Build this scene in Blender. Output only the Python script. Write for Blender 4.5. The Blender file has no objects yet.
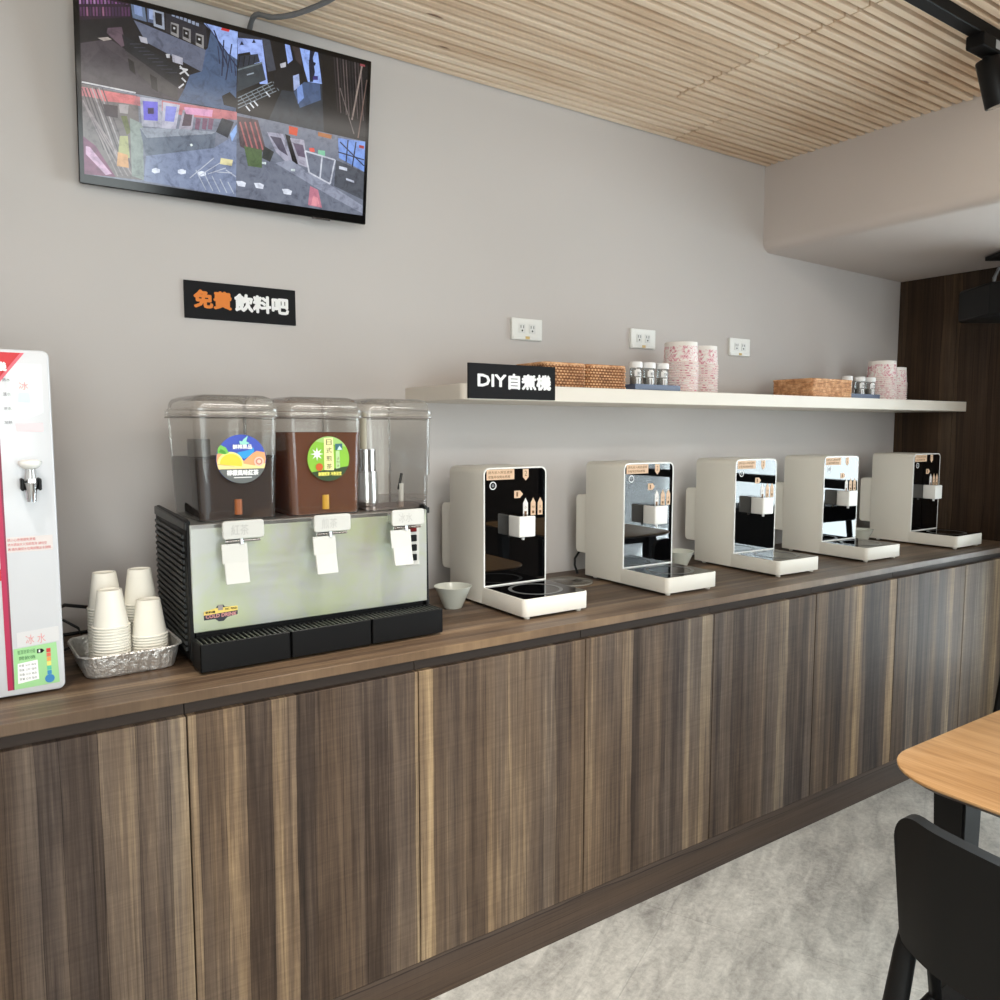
import bpy, bmesh, math, random
from mathutils import Vector, Matrix
random.seed(7)
C = bpy.context.scene
COL = C.collection
PI = math.pi

# ------------------------------------------------------------------ camera
cam_d = bpy.data.cameras.new('camera')
cam = bpy.data.objects.new('camera', cam_d)
COL.objects.link(cam)
C.camera = cam
cam_d.sensor_fit = 'HORIZONTAL'
cam_d.sensor_width = 36.0
cam_d.lens = 36.0 * 0.7882
cam_d.clip_start = 0.02
TH, YAW = 0.09056, 0.97610
cam.location = (0, 0, 1.35)
cam.rotation_euler = (PI / 2 - TH, 0, YAW - PI / 2)

# ------------------------------------------------------------------ world, light, exposure
w = bpy.data.worlds.new('world')
C.world = w
w.use_nodes = True
wn = w.node_tree.nodes
wn['Background'].inputs[0].default_value = (0.85, 0.92, 1.0, 1)
wn['Background'].inputs[1].default_value = 1.5
C.view_settings.view_transform = 'Standard'
C.view_settings.look = 'None'
C.view_settings.gamma = 1
C.view_settings.use_curve_mapping = False
C.view_settings.exposure = 0.62


def area(name, loc, rot, sx, sy, power, color, spread=PI):
    l = bpy.data.lights.new(name, 'AREA')
    l.shape = 'RECTANGLE'; l.size = sx; l.size_y = sy
    l.energy = power; l.color = color; l.spread = spread
    o = bpy.data.objects.new(name, l)
    COL.objects.link(o); o.location = loc; o.rotation_euler = rot
    return o


def spot(name, loc, target, power, color, angle, radius):
    l = bpy.data.lights.new(name, 'SPOT')
    l.energy = power; l.color = color; l.spot_size = math.radians(angle); l.spot_blend = 0.9; l.shadow_soft_size = radius
    o = bpy.data.objects.new(name, l)
    COL.objects.link(o); o.location = loc
    o.rotation_euler = (Vector(target) - Vector(loc)).to_track_quat('-Z', 'Y').to_euler()
    return o


# daylight through the glazing beyond the wood wall, and through the shop front behind the camera
area('daylight_side', (4.35, 0.0, 1.25), (0, PI / 2, 0), 2.3, 2.9, 135, (0.90, 0.95, 1.0))
# added fill light, low outside the side glazing, brightening the beam's underside
area('soffit_fill', (4.25, 0.3, 0.35), (0, PI / 2 + 0.75, 0), 0.6, 2.4, 48, (0.95, 0.97, 1.0))
area('daylight_front', (-0.25, -3.15, 1.45), (PI / 2, 0, 0), 2.5, 2.0, 62, (1.0, 0.97, 0.94))
# the ceiling lamps over the room
area('lamp_row_a', (0.9, -0.35, 2.36), (0, 0, 0), 3.0, 0.25, 22, (1.0, 0.95, 0.90))
area('lamp_row_b', (0.9, -1.75, 2.36), (0, 0, 0), 3.0, 0.25, 22, (1.0, 0.95, 0.90))
# spotlights on the ceiling track
spot('track_spot_a', (0.95, 1.04, 2.28), (0.98, 1.05, 0.0), 60, (1.0, 0.96, 0.90), 78, 0.06)
spot('track_spot_b', (-0.15, 1.04, 2.28), (0.0, 1.35, 0.0), 20, (1.0, 0.95, 0.88), 95, 0.06)
spot('track_spot_c', (2.30, 0.62, 2.22), (2.74, 1.12, 2.13), 4.0, (1.0, 0.92, 0.80), 48, 0.03)

# ------------------------------------------------------------------ materials
def lin(c):
    return tuple(((v / 255) / 12.92 if v / 255 <= 0.04045 else ((v / 255 + 0.055) / 1.055) ** 2.4) for v in c)


MATS = {}


def mat(name, rgb=(200, 200, 200), rough=0.5, metal=0.0, spec=0.5, emit=None, estr=1.0, coat=0.0, trans=0.0, ior=1.45):
    if name in MATS:
        return MATS[name]
    m = bpy.data.materials.new(name); m.use_nodes = True
    b = m.node_tree.nodes['Principled BSDF']
    b.inputs['Base Color'].default_value = (*lin(rgb), 1)
    b.inputs['Roughness'].default_value = rough
    b.inputs['Metallic'].default_value = metal
    b.inputs['Specular IOR Level'].default_value = spec
    b.inputs['Coat Weight'].default_value = coat
    b.inputs['Transmission Weight'].default_value = trans
    b.inputs['IOR'].default_value = ior
    if emit:
        b.inputs['Emission Color'].default_value = (*lin(emit), 1)
        b.inputs['Emission Strength'].default_value = estr
    MATS[name] = m
    return m


class NT:
    def __init__(s, m):
        s.t = m.node_tree; s.b = s.t.nodes['Principled BSDF']

    def n(s, typ, **kw):
        o = s.t.nodes.new(typ)
        for k, v in kw.items():
            setattr(o, k, v)
        return o

    def l(s, a, b):
        s.t.links.new(a, b)

    def math(s, op, a, b=None, clamp=False):
        o = s.n('ShaderNodeMath', operation=op, use_clamp=clamp)
        for i, v in enumerate((a, b)):
            if v is None: continue
            if isinstance(v, (int, float)): o.inputs[i].default_value = v
            else: s.l(v, o.inputs[i])
        return o.outputs[0]

    def ramp(s, fac, stops):
        o = s.n('ShaderNodeValToRGB')
        e = o.color_ramp.elements
        while len(e) > 1: e.remove(e[-1])
        e[0].position = stops[0][0]; e[0].color = (*lin(stops[0][1]), 1)
        for p, c in stops[1:]:
            x = e.new(p); x.color = (*lin(c), 1)
        s.l(fac, o.inputs[0])
        return o.outputs[0]

    def noise(s, vec, scale, detail=3.0, rough=0.55, dist=0.0):
        o = s.n('ShaderNodeTexNoise'); o.inputs['Scale'].default_value = scale
        o.inputs['Detail'].default_value = detail; o.inputs['Roughness'].default_value = rough
        o.inputs['Distortion'].default_value = dist
        if vec is not None: s.l(vec, o.inputs['Vector'])
        return o.outputs['Fac']

    def pos(s, scale=(1, 1, 1), loc=(0, 0, 0), obj=False):
        if obj:
            src = s.n('ShaderNodeTexCoord').outputs['Object']
        else:
            src = s.n('ShaderNodeNewGeometry').outputs['Position']
        m = s.n('ShaderNodeMapping'); m.inputs['Scale'].default_value = scale; m.inputs['Location'].default_value = loc
        s.l(src, m.inputs['Vector'])
        return m.outputs[0]

    def bump(s, h, strength=0.3, dist=0.002):
        o = s.n('ShaderNodeBump'); o.inputs['Strength'].default_value = strength; o.inputs['Distance'].default_value = dist
        s.l(h, o.inputs['Height']); s.l(o.outputs[0], s.b.inputs['Normal'])

    def mulcol(s, col, fac, amount=1.0):
        o = s.n('ShaderNodeMix', data_type='RGBA', blend_type='MULTIPLY')
        o.inputs[0].default_value = amount
        s.l(col, o.inputs[6]); s.l(fac, o.inputs[7])
        return o.outputs[2]


def wood_mat(name, across, along, ramp, board=13.0, rough=0.5, saw=0.16, seed=0.0, contrast=1.0):
    """laminate printed with narrow boards of different tone; across/along are axis indices"""
    m = mat(name, (120, 100, 80), rough, spec=0.22)
    t = NT(m)

    def sc(a, b):
        v = [1.0, 1.0, 1.0]; v[across] = a; v[along] = b
        return tuple(v)
    wob = t.noise(t.pos(sc(1.0, 0.9), (seed, seed, seed)), 2.0, 2)
    sep = t.n('ShaderNodeSeparateXYZ'); t.l(t.pos(), sep.inputs[0])
    u = sep.outputs[across]
    u2 = t.math('ADD', t.math('MULTIPLY', u, board), t.math('MULTIPLY', wob, 0.5))
    vo = t.n('ShaderNodeTexVoronoi', voronoi_dimensions='1D'); vo.inputs['Scale'].default_value = 1.0
    vo.inputs['Randomness'].default_value = 1.0
    t.l(t.math('ADD', u2, seed * 7.3), vo.inputs['W'])
    sc1 = t.n('ShaderNodeSeparateColor'); t.l(vo.outputs['Color'], sc1.inputs[0])
    plank = sc1.outputs[0]
    streak = t.noise(t.pos(sc(34, 0.9), (seed, 0, seed)), 1.0, 5, 0.68, 0.7)
    streak2 = t.noise(t.pos(sc(9, 0.35), (seed + 3, 0, seed)), 1.0, 2, 0.5, 0.2)
    fine = t.noise(t.pos(sc(150, 3.0)), 1.0, 4, 0.75, 0.5)
    mott = t.noise(t.pos(sc(18, 6)), 1.0, 4, 0.6)
    v = t.math('MULTIPLY', plank, 0.34)
    v = t.math('ADD', v, t.math('MULTIPLY', streak, 0.70))
    v = t.math('ADD', v, t.math('MULTIPLY', streak2, 0.50))
    v = t.math('ADD', v, t.math('MULTIPLY', fine, 0.42))
    v = t.math('ADD', v, t.math('MULTIPLY', mott, 0.20))
    v = t.math('SUBTRACT', v, 1.08 - 0.5)
    v = t.math('ADD', t.math('MULTIPLY', t.math('SUBTRACT', v, 0.5), contrast), 0.5, True)
    col = t.ramp(v, ramp)
    sawn = t.noise(t.pos(sc(5, 170)), 1.0, 3, 0.7, 0.6)
    sw = t.math('ADD', t.math('MULTIPLY', sawn, saw * 2), 1.0 - saw)
    cm = t.n('ShaderNodeCombineColor')
    for i in range(3): t.l(sw, cm.inputs[i])
    col = t.mulcol(col, cm.outputs[0])
    # thin dark pores
    pore = t.noise(t.pos(sc(330, 2.2)), 1.0, 2, 0.5)
    pr = t.ramp(pore, [(0.0, (120, 112, 105)), (0.34, (185, 178, 170)), (0.42, (255, 255, 255))])
    col = t.mulcol(col, pr, 0.5)
    # dark glue lines between some boards
    ve = t.n('ShaderNodeTexVoronoi', voronoi_dimensions='1D', feature='DISTANCE_TO_EDGE'); ve.inputs['Scale'].default_value = 1.0
    ve.inputs['Randomness'].default_value = 1.0
    t.l(t.math('ADD', u2, seed * 7.3), ve.inputs['W'])
    lr = t.ramp(t.math('ADD', ve.outputs['Distance'], t.math('MULTIPLY', mott, 0.03)), [(0.014, (88, 80, 74)), (0.034, (255, 255, 255))])
    col = t.mulcol(col, lr, 0.75)
    # boards drift between a warm tan and a cooler grey
    hue = t.noise(t.pos(sc(7, 0.5), (seed + 9, 2, seed)), 1.0, 2, 0.5)
    col = t.mulcol(col, t.ramp(hue, [(0.36, (232, 240, 255)), (0.62, (255, 245, 230))]), 0.8)
    t.l(col, t.b.inputs['Base Color'])
    t.bump(t.math('ADD', fine, sawn), 0.12, 0.001)
    return m


RAMP_CAB = [(0.0, (42, 35, 31)), (0.22, (66, 55, 48)), (0.42, (88, 75, 65)), (0.60, (108, 93, 79)), (0.78, (138, 120, 98)), (1.0, (176, 157, 128))]
RAMP_TOP = [(0.0, (66, 53, 44)), (0.3, (92, 76, 63)), (0.55, (114, 96, 79)), (0.8, (144, 123, 100)), (1.0, (172, 150, 122))]
RAMP_WALL = [(0.0, (34, 25, 20)), (0.3, (54, 42, 33)), (0.55, (76, 60, 46)), (0.8, (104, 84, 64)), (1.0, (128, 106, 82))]
M_CAB = wood_mat('cabinet_laminate', 0, 2, RAMP_CAB, 19.0, 0.6, 0.26, 1.3, 1.4)
M_TOP = wood_mat('worktop_laminate', 1, 0, RAMP_TOP, 15.0, 0.42, 0.14, 4.1, 1.8)
M_KICK = wood_mat('plinth_laminate', 2, 0, [(0.0, (46, 38, 34)), (0.4, (74, 62, 54)), (0.7, (96, 82, 71)), (1.0, (116, 100, 86))], 9.0, 0.5, 0.08, 2.2, 0.5)
M_WOODWALL = wood_mat('wall_laminate', 1, 2, RAMP_WALL, 11.0, 0.6, 0.12, 5.7, 0.85)
M_DARK = mat('gap_dark', (24, 20, 18), 0.8)


def plaster(name, rgb):
    m = mat(name, rgb, 0.85, spec=0.2); t = NT(m)
    n1 = t.noise(t.pos(), 260, 3, 0.6)
    n2 = t.noise(t.pos(), 1.7, 2)
    c = t.ramp(n2, [(0.3, tuple(int(x * 0.985) for x in rgb)), (0.7, rgb)])
    t.l(c, t.b.inputs['Base Color'])
    t.bump(n1, 0.12, 0.001)
    return m


M_WALL = plaster('wall_paint', (205, 199, 196))
M_BEAM = plaster('beam_paint', (208, 198, 192))

M_SLAT = mat('slat_pine', (205, 180, 145), 0.6, spec=0.25)
t = NT(M_SLAT)
oi = t.n('ShaderNodeObjectInfo')
grain = t.noise(t.pos((2.2, 45, 45)), 1.0, 4, 0.6, 0.5)
blot = t.noise(t.pos((1.6, 9, 9)), 1.0, 3, 0.6)
v = t.math('ADD', t.math('MULTIPLY', grain, 0.55), t.math('MULTIPLY', blot, 0.5))
v = t.math('ADD', v, t.math('MULTIPLY', oi.outputs['Random'], 0.14))
v = t.math('SUBTRACT', v, 0.08, True)
c = t.ramp(v, [(0.18, (186, 152, 124)), (0.42, (222, 196, 168)), (0.60, (238, 218, 194)), (0.9, (246, 234, 216))])
vk = t.n('ShaderNodeTexVoronoi'); vk.inputs['Scale'].default_value = 1.0
t.l(t.pos((2.6, 7, 7)), vk.inputs['Vector'])
kn = t.ramp(vk.outputs['Distance'], [(0.0, (90, 58, 38)), (0.05, (120, 82, 56)), (0.075, (255, 255, 255))])
c = t.mulcol(c, kn, 0.8)
t.l(c, t.b.inputs['Base Color'])
t.bump(grain, 0.08, 0.001)

M_SLATBACK = mat('slat_backing', (48, 30, 22), 0.95)

M_FLOOR = mat('floor_concrete_tile', (150, 150, 145), 0.42, spec=0.4)
t = NT(M_FLOOR)
oi = t.n('ShaderNodeObjectInfo')
def rotpos(scale, ang):
    src = t.n('ShaderNodeNewGeometry').outputs['Position']
    m1 = t.n('ShaderNodeMapping'); m1.inputs['Rotation'].default_value = (0, 0, -math.radians(ang)); t.l(src, m1.inputs['Vector'])
    m2 = t.n('ShaderNodeMapping'); m2.inputs['Scale'].default_value = scale; t.l(m1.outputs[0], m2.inputs['Vector'])
    return m2.outputs[0]


n1 = t.noise(rotpos((2.0, 4.0, 1), 26), 1.4, 6, 0.65, 0.8)
n2 = t.noise(rotpos((6, 22, 1), 26), 1.0, 6, 0.7, 0.7)
n3 = t.noise(t.pos((55, 55, 1)), 1.0, 5, 0.75, 0.5)
v = t.math('ADD', t.math('MULTIPLY', n1, 0.40), t.math('MULTIPLY', n2, 0.42))
v = t.math('ADD', v, t.math('MULTIPLY', n3, 0.36))
v = t.math('ADD', v, t.math('MULTIPLY', oi.outputs['Random'], 0.03))
v = t.math('SUBTRACT', v, 0.105, True)
c = t.ramp(v, [(0.30, (124, 121, 116)), (0.42, (156, 153, 147)), (0.52, (182, 179, 172)), (0.62, (204, 201, 193)), (0.76, (226, 223, 215))])
t.l(c, t.b.inputs['Base Color'])
r = t.math('ADD', t.math('MULTIPLY', n2, 0.25), 0.33)
t.l(r, t.b.inputs['Roughness'])

M_OAK = mat('oak_veneer', (200, 150, 92), 0.38, spec=0.4)
t = NT(M_OAK)
g = t.noise(t.pos((30, 1.6, 1)), 1.0, 4, 0.6, 1.6)
f = t.noise(t.pos((220, 6, 1)), 1.0, 3, 0.6)
v = t.math('ADD', t.math('MULTIPLY', g, 0.75), t.math('MULTIPLY', f, 0.3))
c = t.ramp(v, [(0.3, (138, 100, 62)), (0.5, (166, 127, 84)), (0.72, (188, 150, 106))])
t.l(c, t.b.inputs['Base Color'])

M_CREAM = mat('cooker_white', (232, 228, 218), 0.42, spec=0.4)
M_CREAMEDGE = mat('cooker_edge_white', (245, 244, 240), 0.3, spec=0.5)
M_BLACKGLASS = mat('black_glass', (6, 6, 7), 0.015, spec=1.0, ior=1.75)
M_BLACKGLASS.node_tree.nodes['Principled BSDF'].inputs['Specular IOR Level'].default_value = 0.6
M_SHELF = mat('shelf_white', (226, 218, 206), 0.5)
M_SIGN = mat('sign_charcoal', (34, 34, 36), 0.8, spec=0.15)
M_WHITE = mat('print_white', (245, 245, 245), 0.5)
M_ORANGE = mat('print_orange', (226, 128, 42), 0.5)
M_BLACK = mat('plastic_black', (13, 13, 14), 0.45, spec=0.28)
M_BLACKMATTE = mat('black_matte', (14, 14, 15), 0.6, spec=0.25)
M_CHAIR = mat('chair_black', (17, 17, 17), 0.5, spec=0.28)
M_RIB = mat('louvre_black', (40, 42, 41), 0.42, spec=0.5)
M_GREYPIPE = mat('grey_conduit', (112, 113, 115), 0.45)
M_CHROME = mat('chrome', (200, 200, 202), 0.15, 1.0)
M_PAPER = mat('paper_cup_white', (244, 241, 230), 0.7, spec=0.2)
M_FOIL = mat('foil', (226, 224, 220), 0.34, 0.75)
t = NT(M_FOIL)
t.bump(t.noise(t.pos(), 90, 3, 0.6), 0.8, 0.006)
M_STEEL = mat('brushed_steel', (208, 208, 205), 0.3, 0.72)
t = NT(M_STEEL)
sm = t.noise(t.pos((1, 1, 1)), 7, 5, 0.65, 0.5)
t.l(t.ramp(sm, [(0.35, (206, 215, 180)), (0.6, (208, 211, 207))]), t.b.inputs['Base Color'])  # greenish and grey blotches stand in for reflections on the steel
br = t.noise(t.pos((3, 3, 300)), 1.0, 3, 0.6)
t.l(t.math('ADD', t.math('MULTIPLY', br, 0.18), 0.28), t.b.inputs['Roughness'])
M_PLATE = mat('tap_plate', (204, 204, 199), 0.45, 0.1)
M_WD = mat('dispenser_white', (205, 207, 211), 0.16, spec=0.5)
M_WDBODY = mat('dispenser_side', (86, 84, 86), 0.5)
M_RED = mat('print_red', (196, 24, 34), 0.4)
M_MAG = mat('print_magenta', (176, 26, 74), 0.4)
M_OUTLET = mat('outlet_white', (236, 236, 232), 0.3)
M_RATTAN = mat('rattan', (196, 136, 88), 0.6)
t = NT(M_RATTAN)
rn = t.noise(t.pos((1, 1, 1)), 60, 2, 0.6)
t.l(t.ramp(rn, [(0.3, (178, 124, 84)), (0.5, (212, 158, 112)), (0.72, (236, 192, 148))]), t.b.inputs['Base Color'])
M_WEAVE = mat('rattan_weave', (196, 136, 88), 0.6)
t = NT(M_WEAVE)
ckn = t.n('ShaderNodeTexChecker'); ckn.inputs['Scale'].default_value = 1.0
t.l(t.pos((1 / 0.0062, 1 / 0.0062, 1 / 0.0085), (0.3, 0.3, 0), obj=True), ckn.inputs['Vector'])
ckn.inputs['Color1'].default_value = (*lin((236, 190, 144)), 1); ckn.inputs['Color2'].default_value = (*lin((168, 114, 74)), 1)
wn2 = t.noise(t.pos((1, 1, 1)), 60, 2, 0.6)
t.l(t.mulcol(ckn.outputs[0], t.ramp(wn2, [(0.3, (200, 190, 184)), (0.6, (255, 255, 255))])), t.b.inputs['Base Color'])
M_RATTAN_D = mat('rattan_dark', (120, 74, 44), 0.8)
M_TRAYBLUE = mat('tray_slate', (92, 104, 130), 0.4)
M_BOWL = mat('bowl_celadon', (206, 209, 199), 0.25, spec=0.5)
M_CORD = mat('cord_black', (26, 26, 28), 0.5)

M_PINK = mat('pink_print_paper', (240, 232, 228), 0.6, spec=0.2)
t = NT(M_PINK)
sep = t.n('ShaderNodeSeparateXYZ'); t.l(t.pos(obj=True), sep.inputs[0])
pn = t.noise(t.pos((1, 1, 1), obj=True), 85, 4, 0.65, 1.2)
band = t.math('MULTIPLY', t.math('LESS_THAN', sep.outputs[2], 0.056), t.math('GREATER_THAN', sep.outputs[2], -0.01))
inv = t.math('ADD', t.math('MULTIPLY', t.math('SUBTRACT', 0.56, pn), band), 0.44)
t.l(t.ramp(inv, [(0.47, (240, 235, 230)), (0.53, (232, 196, 200)), (0.62, (206, 134, 148))]), t.b.inputs['Base Color'])
M_PINKRIM = mat('pink_rim_paper', (240, 222, 217), 0.6, spec=0.2)


def clear_mat(name, tint, refl=0.10, rough=0.03, body=0.0, bodycol=(255, 255, 255), fr=0.8):
    """thin clear plastic or glass: lets light straight through, with a fresnel-driven gloss"""
    m = bpy.data.materials.new(name); m.use_nodes = True
    nt = m.node_tree; nt.nodes.remove(nt.nodes['Principled BSDF'])
    out = nt.nodes['Material Output']
    tr = nt.nodes.new('ShaderNodeBsdfTransparent'); tr.inputs[0].default_value = (*lin(tint), 1)
    gl = nt.nodes.new('ShaderNodeBsdfGlossy'); gl.inputs[0].default_value = (1, 1, 1, 1); gl.inputs['Roughness'].default_value = rough
    lw = nt.nodes.new('ShaderNodeFresnel'); lw.inputs[0].default_value = 1.4
    ad = nt.nodes.new('ShaderNodeMath'); ad.operation = 'MULTIPLY_ADD'; ad.use_clamp = True
    ad.inputs[1].default_value = fr; ad.inputs[2].default_value = refl
    nt.links.new(lw.outputs[0], ad.inputs[0])
    mx = nt.nodes.new('ShaderNodeMixShader')
    nt.links.new(ad.outputs[0], mx.inputs[0])
    src = tr.outputs[0]
    if body > 0:
        df = nt.nodes.new('ShaderNodeBsdfDiffuse'); df.inputs[0].default_value = (*lin(bodycol), 1)
        m2 = nt.nodes.new('ShaderNodeMixShader'); m2.inputs[0].default_value = body
        nt.links.new(tr.outputs[0], m2.inputs[1]); nt.links.new(df.outputs[0], m2.inputs[2])
        src = m2.outputs[0]
    nt.links.new(src, mx.inputs[1]); nt.links.new(gl.outputs[0], mx.inputs[2])
    nt.links.new(mx.outputs[0], out.inputs[0])
    return m


M_CLEAR = clear_mat('clear_plastic', (246, 245, 242), 0.02, 0.05, 0.05, (225, 222, 218))
M_LID = clear_mat('clear_lid_plastic', (244, 242, 238), 0.05, 0.08, 0.16, (222, 218, 212))
M_GLASS = clear_mat('window_glass', (240, 245, 245), 0.03, 0.0)
M_JARGLASS = clear_mat('jar_glass', (225, 228, 228), 0.02, 0.04, 0.15, (200, 200, 196))
M_TEA_D = clear_mat('lemon_tea', (92, 46, 30), 0.0, 0.05, 0.66, (58, 33, 23), 0.12)
M_TEA_L = clear_mat('green_tea', (196, 108, 36), 0.0, 0.05, 0.55, (146, 80, 24), 0.12)
M_WATERY = clear_mat('cloudy_rinse', (226, 216, 212), 0.02, 0.05, 0.22, (200, 180, 176))


# ------------------------------------------------------------------ mesh helpers
class MB:
    def __init__(s):
        s.bm = bmesh.new()

    def box(s, x0, x1, y0, y1, z0, z1, bev=0.0, seg=2):
        b = bmesh.new()
        vs = [b.verts.new((x, y, z)) for x in (x0, x1) for y in (y0, y1) for z in (z0, z1)]
        for f in ((0, 1, 3, 2), (4, 6, 7, 5), (0, 4, 5, 1), (2, 3, 7, 6), (0, 2, 6, 4), (1, 5, 7, 3)):
            b.faces.new([vs[i] for i in f])
        bmesh.ops.recalc_face_normals(b, faces=b.faces)
        if bev > 0:
            bmesh.ops.bevel(b, geom=list(b.edges), offset=bev, segments=seg, affect='EDGES', profile=0.6)
        s.add(b)
        return s

    def add(s, b, mtx=None):
        me = bpy.data.meshes.new('tmp')
        if mtx is not None: bmesh.ops.transform(b, matrix=mtx, verts=b.verts)
        b.to_mesh(me); b.free()
        s.bm.from_mesh(me)
        bpy.data.meshes.remove(me)

    def prism(s, pts, axis, a, b_, bev=0.0, seg=2):
        """pts 2D; axis 'x': pts are (y,z); 'y': (x,z); 'z': (x,y)"""
        b = bmesh.new()

        def P(p, h):
            return {'x': (h, p[0], p[1]), 'y': (p[0], h, p[1]), 'z': (p[0], p[1], h)}[axis]
        v0 = [b.verts.new(P(p, a)) for p in pts]
        v1 = [b.verts.new(P(p, b_)) for p in pts]
        f0 = b.faces.new(v0); f1 = b.faces.new(v1[::-1])
        n = len(pts)
        for i in range(n):
            b.faces.new((v0[i], v1[i], v1[(i + 1) % n], v0[(i + 1) % n]))
        bmesh.ops.recalc_face_normals(b, faces=b.faces)
        if bev > 0:
            ed = list(set(f0.edges) | set(f1.edges))
            bmesh.ops.bevel(b, geom=ed, offset=bev, segments=seg, affect='EDGES', profile=0.5)
        s.add(b)
        return s

    def lathe(s, prof, cx=0, cy=0, seg=28, z=0.0):
        """prof: list of (r, z)"""
        b = bmesh.new()
        rings = []
        for r, h in prof:
            if r < 1e-6:
                rings.append([b.verts.new((cx, cy, z + h))])
            else:
                rings.append([b.verts.new((cx + r * math.cos(2 * PI * i / seg), cy + r * math.sin(2 * PI * i / seg), z + h)) for i in range(seg)])
        for A, B in zip(rings, rings[1:]):
            for i in range(seg):
                j = (i + 1) % seg
                if len(A) == 1 and len(B) == 1: continue
                if len(A) == 1: b.faces.new((A[0], B[j], B[i]))
                elif len(B) == 1: b.faces.new((A[i], A[j], B[0]))
                else: b.faces.new((A[i], A[j], B[j], B[i]))
        bmesh.ops.recalc_face_normals(b, faces=b.faces)
        s.add(b)
        return s

    def tube(s, pts, r, seg=8, closed=False):
        b = bmesh.new()
        P = [Vector(p) for p in pts]
        n = len(P)
        rings = []
        up = Vector((0.13, 0.21, 0.97)).normalized()
        for i in range(n):
            a = P[i - 1] if (i > 0 or closed) else P[0]
            c = P[(i + 1) % n] if (i < n - 1 or closed) else P[-1]
            d = (c - a).normalized()
            u = d.cross(up)
            if u.length < 1e-3: u = d.cross(Vector((1, 0, 0)))
            u.normalize(); v = d.cross(u)
            rr = r[i] if isinstance(r, (list, tuple)) else r
            rings.append([b.verts.new(P[i] + (u * math.cos(2 * PI * k / seg) + v * math.sin(2 * PI * k / seg)) * rr) for k in range(seg)])
        m = n if closed else n - 1
        for i in range(m):
            A, B = rings[i], rings[(i + 1) % n]
            for k in range(seg):
                j = (k + 1) % seg
                b.faces.new((A[k], A[j], B[j], B[k]))
        if not closed:
            b.faces.new(rings[0][::-1]); b.faces.new(rings[-1])
        bmesh.ops.recalc_face_normals(b, faces=b.faces)
        s.add(b)
        return s

    def poly(s, pts):
        vs = [s.bm.verts.new(p) for p in pts]
        s.bm.faces.new(vs)
        return s

    def build(s, name, m, parent=None, smooth=False, angle=35):
        me = bpy.data.meshes.new(name)
        s.bm.to_mesh(me); s.bm.free()
        me.materials.append(m)
        o = bpy.data.objects.new(name, me)
        COL.objects.link(o)
        if parent is not None: o.parent = parent
        if smooth:
            for p in me.polygons: p.use_smooth = True
            try:
                me.set_sharp_from_angle(angle=math.radians(angle))
            except Exception:
                pass
        return o


def tag(o, label=None, cat=None, group=None, kind=None):
    if label: o['label'] = label
    if cat: o['category'] = cat
    if group: o['group'] = group
    if kind: o['kind'] = kind
    return o


def thing(name, label, cat, loc=(0, 0, 0), rot=(0, 0, 0), group=None):
    o = bpy.data.objects.new(name, None)
    COL.objects.link(o)
    o.empty_display_size = 0.05
    o.location = loc
    o.rotation_euler = rot if isinstance(rot, tuple) else (0, 0, rot)
    return tag(o, label, cat, group)


def kids(o):
    return [c for c in list(bpy.data.objects) if c.parent == o]


def copy_tree(o, loc, rot=None, label=None, group=None):
    ch1 = kids(o)
    r = o.copy(); COL.objects.link(r); r.location = loc
    if rot is not None: r.rotation_euler = (0, 0, rot)
    if label: r['label'] = label
    if group: r['group'] = group
    for c in ch1:
        k = c.copy(); COL.objects.link(k); k.parent = r
        for g in kids(c):
            d = g.copy(); COL.objects.link(d); d.parent = k
    return r


def rrect(x0, x1, y0, y1, r, n=5, corners=(1, 1, 1, 1)):
    """rounded rectangle, corners order: (x0,y0),(x1,y0),(x1,y1),(x0,y1)"""
    out = []
    cs = [((x0 + r, y0 + r), PI), ((x1 - r, y0 + r), 1.5 * PI), ((x1 - r, y1 - r), 0), ((x0 + r, y1 - r), 0.5 * PI)]
    raw = [(x0, y0), (x1, y0), (x1, y1), (x0, y1)]
    for k, (c, a0) in enumerate(cs):
        if corners[k]:
            for i in range(n + 1):
                a = a0 + i / n * PI / 2
                out.append((c[0] + r * math.cos(a), c[1] + r * math.sin(a)))
        else:
            out.append(raw[k])
    return out


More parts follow.
